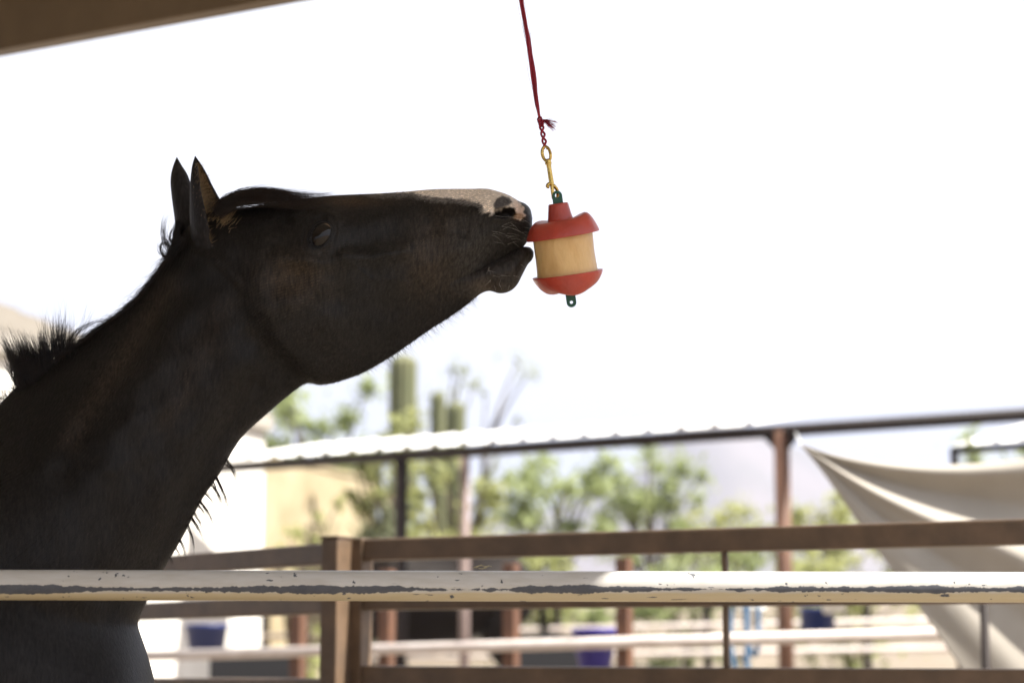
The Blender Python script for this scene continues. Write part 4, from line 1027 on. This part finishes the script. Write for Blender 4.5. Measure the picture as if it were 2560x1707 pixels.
# ------------------------------------------------------------------ shade structures
def build_shade():
    a = P(470, 1175, 19.0); b = P(2700, 1027, 14.2)
    zt = (a.z+b.z)/2
    e = empty('shade_shelter', (a.x*.5+b.x*.5, a.y*.5+b.y*.5, 0), 'open shade shelter with brown pipe frame and white ribbed roof', 'shelter')
    d = b-a; h = Vector((d.x, d.y, 0)).normalized(); nb = Vector((-h.y, h.x, 0))
    if nb.y < 0: nb *= -1
    V, F = tube_arrays([a, b], .05, 16); link('eave_pipe', mesh('eave_pipe', V, F, True), M_['dark_brown'], e)
    def at(px): return min((a+d*s for s in np.linspace(0, 1, 800)), key=lambda q: abs(float(unP(np.array([q]))[0][0])-px))
    for px, mt, r in ((1005, 'dark_brown', .058), (1955, 'rust_paint', .062)):
        q = at(px); sp_ = tube('post', [(q.x, q.y, ground_at(q.x, q.y)-.1), (q.x, q.y, q.z)], r, M_[mt], e, 20)
    q = at(1955); tube('bracket', [q+h*-.16+Vector((0, 0, .0)), q+Vector((0, 0, -.17))], .03, M_['dark_brown'], sp_); tube('bracket', [q+h*.16, q+Vector((0, 0, -.17))], .03, M_['dark_brown'], sp_)
    # sloping ribbed sheets, rising away from the camera; rib spacing about a foot
    q0 = at(588); q1 = at(1952); L = (q1-q0).length; dd = (q1-q0).normalized(); run = 1.15; slope = .178
    rib = .305; n = int(L/rib); back = nb*run+Vector((0, 0, run*slope))
    for i in range(0, n, 3):
        k = min(3, n-i); prof = []
        for m in range(k):
            s0 = (i+m)*rib; prof += [(s0, .0), (s0+.20, .0), (s0+.235, .045), (s0+.265, .045), (s0+.30, .0)]
        prof.append(((i+k)*rib-.003, 0.0))
        V = []
        for t in (0.0, .5, 1.0):
            for s, hh in prof: V.append(q0+dd*s+nb*-.09+back*t+Vector((0, 0, .058+hh)))
        m = len(prof); F = [(r_*m+j, r_*m+j+1, (r_+1)*m+j+1, (r_+1)*m+j) for r_ in range(2) for j in range(m-1)]
        o = link('roof_sheet', mesh('roof_sheet', V, F), M_['white_roof'], e); sd = o.modifiers.new('thick', 'SOLIDIFY'); sd.thickness = .002
    a2 = q0+back; b2 = q1+back
    a2 = a2-Vector((0, 0, .07)); b2 = b2-Vector((0, 0, .07))-dd*.2
    V, F = tube_arrays([a2, b2], .03, 12); link('back_pipe', mesh('back_pipe', V, F, True), M_['dark_brown'], e)
    for px in (1163, 1700):
        q = min((a2+(b2-a2)*s for s in np.linspace(0, 1, 600)), key=lambda w_: abs(float(unP(np.array([w_]))[0][0])-px))
        if px == 1163: tube('post', [(q.x, q.y, ground_at(q.x, q.y)-.1), (q.x, q.y, q.z)], .045, M_['pinkish_paint'], e, 16)
build_shade()
def build_shade2():
    d0 = 13.0
    a = P(2385, 1126, d0); b = P(2800, 1100, d0-.9); e = empty('shade_shelter', (a.x, a.y, 0), 'second shade shelter with a dark post at the right edge behind the tarp', 'shelter')
    V, F = tube_arrays([a, b], .022, 12); link('eave_pipe', mesh('eave_pipe', V, F, True), M_['dark_brown'], e)
    tube('post', [(a.x, a.y, -.1), (a.x, a.y, a.z+.02)], .026, M_['dark_brown'], e, 14)
    d = (b-a).normalized(); nb = Vector((-d.y, d.x, 0)).normalized()
    if nb.y < 0: nb *= -1
    for i in range(3):
        prof = []
        for m in range(2):
            s0 = (i*2+m)*.2; prof += [(s0, 0), (s0+.12, 0), (s0+.145, .03), (s0+.165, .03), (s0+.19, 0)]
        prof.append(((i*2+2)*.2-.003, 0)); V = []
        for t in (0, 1.0):
            for s, hh in prof: V.append(a+d*s+nb*(-.04+1.5*t)+Vector((0, 0, .03+hh+.36*t)))
        m = len(prof); o = link('roof_sheet', mesh('roof_sheet', V, [(j, j+1, m+j+1, m+j) for j in range(m-1)]), M_['white_roof'], e); sd = o.modifiers.new('thick', 'SOLIDIFY'); sd.thickness = .002
    V, F = tube_arrays([a+nb*1.45+Vector((0, 0, .34)), b+nb*1.45+Vector((0, 0, .34))], .022, 10); link('back_pipe', mesh('back_pipe', V, F, True), M_['dark_brown'], e)
    c = b+nb*1.4; tube('post', [(c.x, c.y, -.1), (c.x, c.y, c.z+.34)], .026, M_['dark_brown'], e, 12)
build_shade2()

# ------------------------------------------------------------------ tarp
def FOLD(a):
    k = np.array([0, .05, .12, .20, .32, .44, .52, .64, .8, 1.0]); v = np.array([.03, -.012, .035, .085, .02, -.055, -.01, .025, -.02, .0])
    t = np.linspace(0, 1, 101); y = np.interp(t, k, v)
    for _ in range(9): y[1:-1] = (y[:-2]+2*y[1:-1]+y[2:])/4
    return np.interp(a, t, y)
def build_tarp():
    top = np.array([(2003, 1112), (2080, 1142), (2190, 1166), (2320, 1178), (2450, 1174), (2580, 1158), (2720, 1135)], float)
    left = np.array([(2003, 1112), (2052, 1185), (2105, 1275), (2158, 1365), (2212, 1455), (2268, 1545), (2330, 1650), (2420, 1800), (2520, 1950)], float)
    ns, na = 90, 110; A = cr(top, ns); B = cr(left, ns); d0 = 7.6
    V = np.zeros((na, ns, 3)); s = np.linspace(0, 1, ns)
    for i in range(na):
        a = i/(na-1)
        bulge = 4*a*(1-a)
        x = A[:, 0]*(1-a)+B[:, 0]*a+bulge*s*s*50; y = A[:, 1]*(1-a)+B[:, 1]*a+bulge*s**1.2*30
        # folds fan out from the tied corner
        f = float(FOLD(a))*1.3+.0025*np.sin(2*math.pi*6*a+s*5)
        d = d0-.55*s+f*np.clip(s*1.6, .02, 1)*(1-.25*s)
        V[i] = Pn(x, y, d0)
        # shift in depth keeps real position: move along Y, not along the view ray
        V[i][:, 1] = d
    F = [(i*ns+j, i*ns+j+1, (i+1)*ns+j+1, (i+1)*ns+j) for i in range(na-1) for j in range(ns-1)]
    e = empty('tarp', P(2300, 1500, d0).xy.to_3d(), 'beige canvas tarp sagging in folds from a tied corner at the right', 'tarp')
    o = link('canvas', mesh('canvas', V.reshape(-1, 3), F, True), M_['tarp'], e); sd = o.modifiers.new('thick', 'SOLIDIFY'); sd.thickness = .003
    c = V[0, 0]
    # cord that ties the corner up to the shelter
    p2 = P(1990, 1082, 10.5); tube('tie_cord', [tuple(c), tuple(p2)], .004, M_['white_plastic'], e, 6)
    q = P(2462, 1580, 6.9); 
    g = empty('tarp_post', (q.x, q.y, 0), 'thin dark brown post standing before the beige tarp', 'post')
    tube('pole', [(q.x, q.y, -.1), (q.x, q.y, P(2462, 1440, 6.9).z)], .015, M_['dark_brown'], g, 14)
    tube('collar', [(q.x, q.y, P(2462, 1455, 6.9).z), (q.x, q.y, P(2462, 1444, 6.9).z)], .022, M_['dark_brown'], g, 14)
build_tarp()

# ------------------------------------------------------------------ buildings at the left
def wall_box(name, a, b, thick, z0, z1, m, parent, side):
    a = Vector(a); b = Vector(b); d = (b-a).normalized(); n = Vector((-d.y, d.x, 0))*side*thick
    V = [(a.x, a.y, z0), (b.x, b.y, z0), (b.x+n.x, b.y+n.y, z0), (a.x+n.x, a.y+n.y, z0)]; V += [(x, y, z1) for x, y, _ in V]
    return link(name, mesh(name, V, [(0, 3, 2, 1), (4, 5, 6, 7), (0, 1, 5, 4), (1, 2, 6, 5), (2, 3, 7, 6), (3, 0, 4, 7)]), m, parent)
def build_barn():
    # long white building at the left, its eave receding behind the horse
    A = P(-420, 1000, 13.0); A.z = 0; B = P(663, 1000, 20.6); B.z = 0
    e = empty('white_building', (A+B)/2, 'white stucco building with a beige roof behind the horse neck', 'building')
    ze = P(0, 905, 15.6).z; d = (B-A).normalized(); n = Vector((-d.y, d.x, 0))      # n points left, away from the yard
    wall_box('wall', A, B, 6.0, -.3, ze, M_['white_stucco'], e, 1)
    # roof: fascia board, then a slope up to the left
    o1 = A-d*.4-n*.06; o2 = B+d*.02-n*.06
    bar('fascia', o1+Vector((0, 0, ze+.07)), o2+Vector((0, 0, ze+.07)), .05, .16, M_['beige_roof'], e, .005)
    rows = 9; run = 3.3; rise = 1.35
    for k in range(rows):
        t0, t1 = k/rows, (k+1)/rows; V = []
        for t, lift in ((t0, .045), (t1, .0)):
            for q in (o1, o2): p = q+n*run*t+Vector((0, 0, ze+.155+rise*t+lift)); V.append(p)
        o = link('roof_course', mesh('roof_course', V, [(0, 1, 3, 2)]), M_['beige_roof'], e); sd = o.modifiers.new('t', 'SOLIDIFY'); sd.thickness = .03; sd.offset = -1
    V = []
    for q in (o1, o2): V.append(q+n*run+Vector((0, 0, ze+.15+rise))); V.append(q+n*(run+3.4)+Vector((0, 0, ze+.15)))
    o = link('roof_back', mesh('roof_back', V, [(0, 2, 3, 1)]), M_['beige_roof'], e); sd = o.modifiers.new('t', 'SOLIDIFY'); sd.thickness = .03; sd.offset = -1
    # gable end wall above the eave
    g = [B+Vector((0, 0, ze)), B+n*6+Vector((0, 0, ze)), B+n*3.0+Vector((0, 0, ze+1.25))]; link('gable', mesh('gable', g, [(0, 1, 2)]), M_['white_stucco'], e)
build_barn()
def build_wall():
    a = P(560, 1300, 24.0); b = P(938, 1300, 28.5); zt = P(800, 1172, 26.5).z
    e = empty('stucco_wall', (a.x, a.y, ground_at(a.x, a.y)), 'cream stucco yard wall left of the tall saguaro', 'wall')
    wall_box('wall', (a.x, a.y, 0), (b.x, b.y, 0), .22, .2, zt, M_['cream_stucco'], e, 1)
    wall_box('coping', (a.x-.02, a.y-.03, 0), (b.x+.03, b.y-.03, 0), .28, zt+.001, zt+.06, M_['cream_stucco'], e, 1)
build_wall()

# ------------------------------------------------------------------ desert plants
def leafy_crown(centers, n, size, seed, squash=.8):
    r = np.random.default_rng(seed); V = np.zeros((n, 4, 3)); c = np.asarray(centers, float)
    w_ = c[:, 3]**2; w_ = w_/w_.sum(); k = r.choice(len(c), n, p=w_)
    u = r.normal(0, 1, (n, 3)); u /= np.linalg.norm(u, axis=1)[:, None]; rad = np.abs(r.normal(0, .8, n))
    p = c[k, :3]+u*(rad*c[k, 3])[:, None]*[1, 1, squash]
    nn = r.normal(0, 1, (n, 3)); nn /= np.linalg.norm(nn, axis=1)[:, None]; nn += 1.1*np.array(SUN)       # leaves turn to the light
    a = np.cross(nn, r.normal(0, 1, (n, 3))); a /= np.linalg.norm(a, axis=1)[:, None]; b = np.cross(nn, a); b /= np.linalg.norm(b, axis=1)[:, None]
    s = size*r.uniform(.6, 1.4, n)[:, None]
    V[:, 0] = p-a*s; V[:, 1] = p-b*s*.4; V[:, 2] = p+a*s; V[:, 3] = p+b*s*.4
    return V.reshape(-1, 3), np.arange(n*4).reshape(-1, 4)
def tree(name, label, px, d, top_py, spread_px, matl, seed, n=5000, leaf=.07, airy=0.0, cat='tree', low=.28):
    r = random.Random(seed); base = P(px, 1600, d); z0 = ground_at(base.x, d); H = P(px, top_py, d).z-z0; sp = spread_px*d/FPX
    e = empty(name, (base.x, d, z0), label, cat, 'desert trees beyond the pens')
    parts = []; tips = []
    k = 4
    for i in range(k):
        an = 2*math.pi*i/k+r.uniform(-.4, .4); lean = r.uniform(.2, .55)*sp; h1 = H*r.uniform(.3, .45)
        p = [(0, 0, -.1), (lean*.3*math.cos(an), lean*.3*math.sin(an), h1*.5), (lean*.7*math.cos(an), lean*.7*math.sin(an), h1), (lean*math.cos(an), lean*math.sin(an), H*.62)]
        q = cr(p, 12); parts.append(tube_arrays(q, np.linspace(.09, .03, 12)*H/3.5, 8))
        for m in range(5):
            s0 = q[r.randint(5, 11)]; a2 = an+r.uniform(-1.3, 1.3); L = sp*r.uniform(.35, .8); tip = (s0[0]+L*math.cos(a2), s0[1]+L*math.sin(a2), min(s0[2]+H*r.uniform(.05, .42), H*.97))
            parts.append(tube_arrays(cr([s0, ((s0[0]+tip[0])/2, (s0[1]+tip[1])/2, (s0[2]+tip[2])/2+.1), tip], 7), np.linspace(.03, .008, 7)*H/3.5, 5)); tips.append(tip)
    V, F = merge(parts); o = link('trunk', mesh('trunk', V, F, True), M_['bark'], e, False)
    cen = [(t[0], t[1], t[2], r.uniform(.2, .36)*sp*(1-.4*airy)) for t in tips]
    for i in range(int(16*(1-airy))):
        an = r.uniform(0, 6.28); rr = sp*math.sqrt(r.random())*.8; cen.append((rr*math.cos(an), rr*math.sin(an)*.8, H*r.uniform(low, .85), r.uniform(.22, .38)*sp))
    cen = [(x, y, min(z, H-rad*.6), rad) for x, y, z, rad in cen]
    V, F = leafy_crown(cen, n, leaf, seed); link('crown', fastmesh('crown', V, F), M_[matl], e, False)
    return e
tree('palo_verde_tree', 'broad green tree above the cream wall', 770, 31, 950, 150, 'leaf_green', 1, 2340, .10, low=.1)
tree('mesquite_tree', 'thin airy pale tree standing right of the tall saguaro', 1130, 36, 862, 170, 'leaf_grey', 2, 504, .09, airy=.8)
tree('desert_bush', 'yellow green bush under the shade roof beside the pinkish post', 1130, 27, 1130, 110, 'leaf_yellow', 3, 1620, .08, low=.06, cat='bush')
tree('palo_verde_tree', 'bushy green tree in the middle under the long brown roof pipe', 1390, 30, 1085, 150, 'leaf_green', 4, 2340, .09, low=.06)
tree('palo_verde_tree', 'soft green tree left of the distant mountain', 1620, 34, 1105, 130, 'leaf_green', 5, 1980, .10, low=.06)
tree('desert_bush', 'low green bush in front of the mountain left of the rust post', 1800, 38, 1255, 120, 'leaf_yellow', 6, 1620, .10, low=.06, cat='bush')
tree('desert_bush', 'green bush between the rust post and the tarp', 2060, 33, 1215, 110, 'leaf_yellow', 7, 1800, .09, low=.06, cat='bush')
tree('palo_verde_tree', 'green tree under the second shade roof at the right edge', 2500, 30, 1090, 130, 'leaf_green', 8, 1800, .09, low=.1)
tree('desert_bush', 'olive bush at the foot of the tall saguaro', 960, 26, 1190, 80, 'leaf_grey', 9, 1260, .07, low=.06, cat='bush')
tree('desert_bush', 'dull green bush low behind the second dark horse', 1300, 24.5, 1330, 150, 'leaf_yellow', 10, 1620, .07, low=.06, cat='bush')
tree('desert_bush', 'pale green bush low behind the thin black gate bar', 1720, 25.5, 1345, 170, 'leaf_green', 11, 1620, .07, low=.06, cat='bush')
tree('palo_verde_tree', 'slender airy tree at the right end of the cream wall', 968, 26.3, 985, 95, 'leaf_yellow', 31, 1500, .07, airy=.3)
tree('desert_bush', 'thin dry shrub added to dapple the cream stucco wall', 745, 22.5, 1215, 85, 'leaf_yellow', 21, 520, .06, airy=.5, low=.1, cat='bush')  # shrub added in place of the tree shade that dapples the wall
tree('desert_bush', 'green bush low behind the blue barrel', 2130, 25, 1340, 170, 'leaf_yellow', 12, 1620, .07, low=.06, cat='bush')
def saguaro(px, d, top_py, wpx, arms, label):
    base = P(px, 1600, d); z0 = ground_at(base.x, d); H = P(px, top_py, d).z-z0; R = wpx/2*d/FPX
    e = empty('saguaro_cactus', (base.x, d, z0), label, 'cactus', 'saguaro cacti')
    def col(pts, r, name):
        q = cr(pts, 40); n = 48; k = 40; s = np.linspace(0, 1, k); rad = r*np.minimum(1, np.sqrt(np.clip((1-s)*14, 0.002, 1)))
        V, F = tube_arrays(q, rad, n)
        c = np.repeat(q, n, 0); an = np.tile(np.arange(n), k); V = c+(V-c)*(1+.16*np.cos(an*math.pi*2*12/n))[:, None]
        link(name, mesh(name, V, F, True), M_['cactus'], e, False)
    col([(0, 0, -.2), (.01*H, 0, H*.4), (0, 0, H*.8), (0, 0, H)], R, 'stem')
    for (sx, h0, h1, out_) in arms:
        col([(sx*R*.3, 0, h0*H), (sx*out_*.6, 0, h0*H+.04*H), (sx*out_, 0, h0*H+.14*H), (sx*out_, 0, (h0*.4+h1*.6)*H), (sx*out_, 0, h1*H)], R*.62, 'arm')
saguaro(1003, 29, 885, 62, ((-1, .45, .7, .5),), 'tall saguaro cactus rising behind the left of the shade roof')
saguaro(1092, 30, 975, 34, ((1, .62, .8, .25),), 'short thin saguaro just right of the tall one')
saguaro(1138, 30.5, 1002, 44, (), 'stubby olive saguaro beside the short thin one')

# ------------------------------------------------------------------ air
def build_haze():
    o = link('haze', box_me('haze', (5200, 5400, 420), 0), None); o.location = (0, 1200-.0, 206)
    m = bpy.data.materials.new('haze'); m.use_nodes = True; t = m.node_tree; t.nodes.clear()
    ou = N(t, 'ShaderNodeOutputMaterial'); v = N(t, 'ShaderNodeVolumePrincipled'); v.inputs['Color'].default_value = (.60, .66, .86, 1); v.inputs['Density'].default_value = .00042; v.inputs['Anisotropy'].default_value = .2
    t.links.new(v.outputs[0], ou.inputs['Volume']); o.data.materials.append(m); tag(o, kind='stuff')
HAZE = True
if HAZE: build_haze()
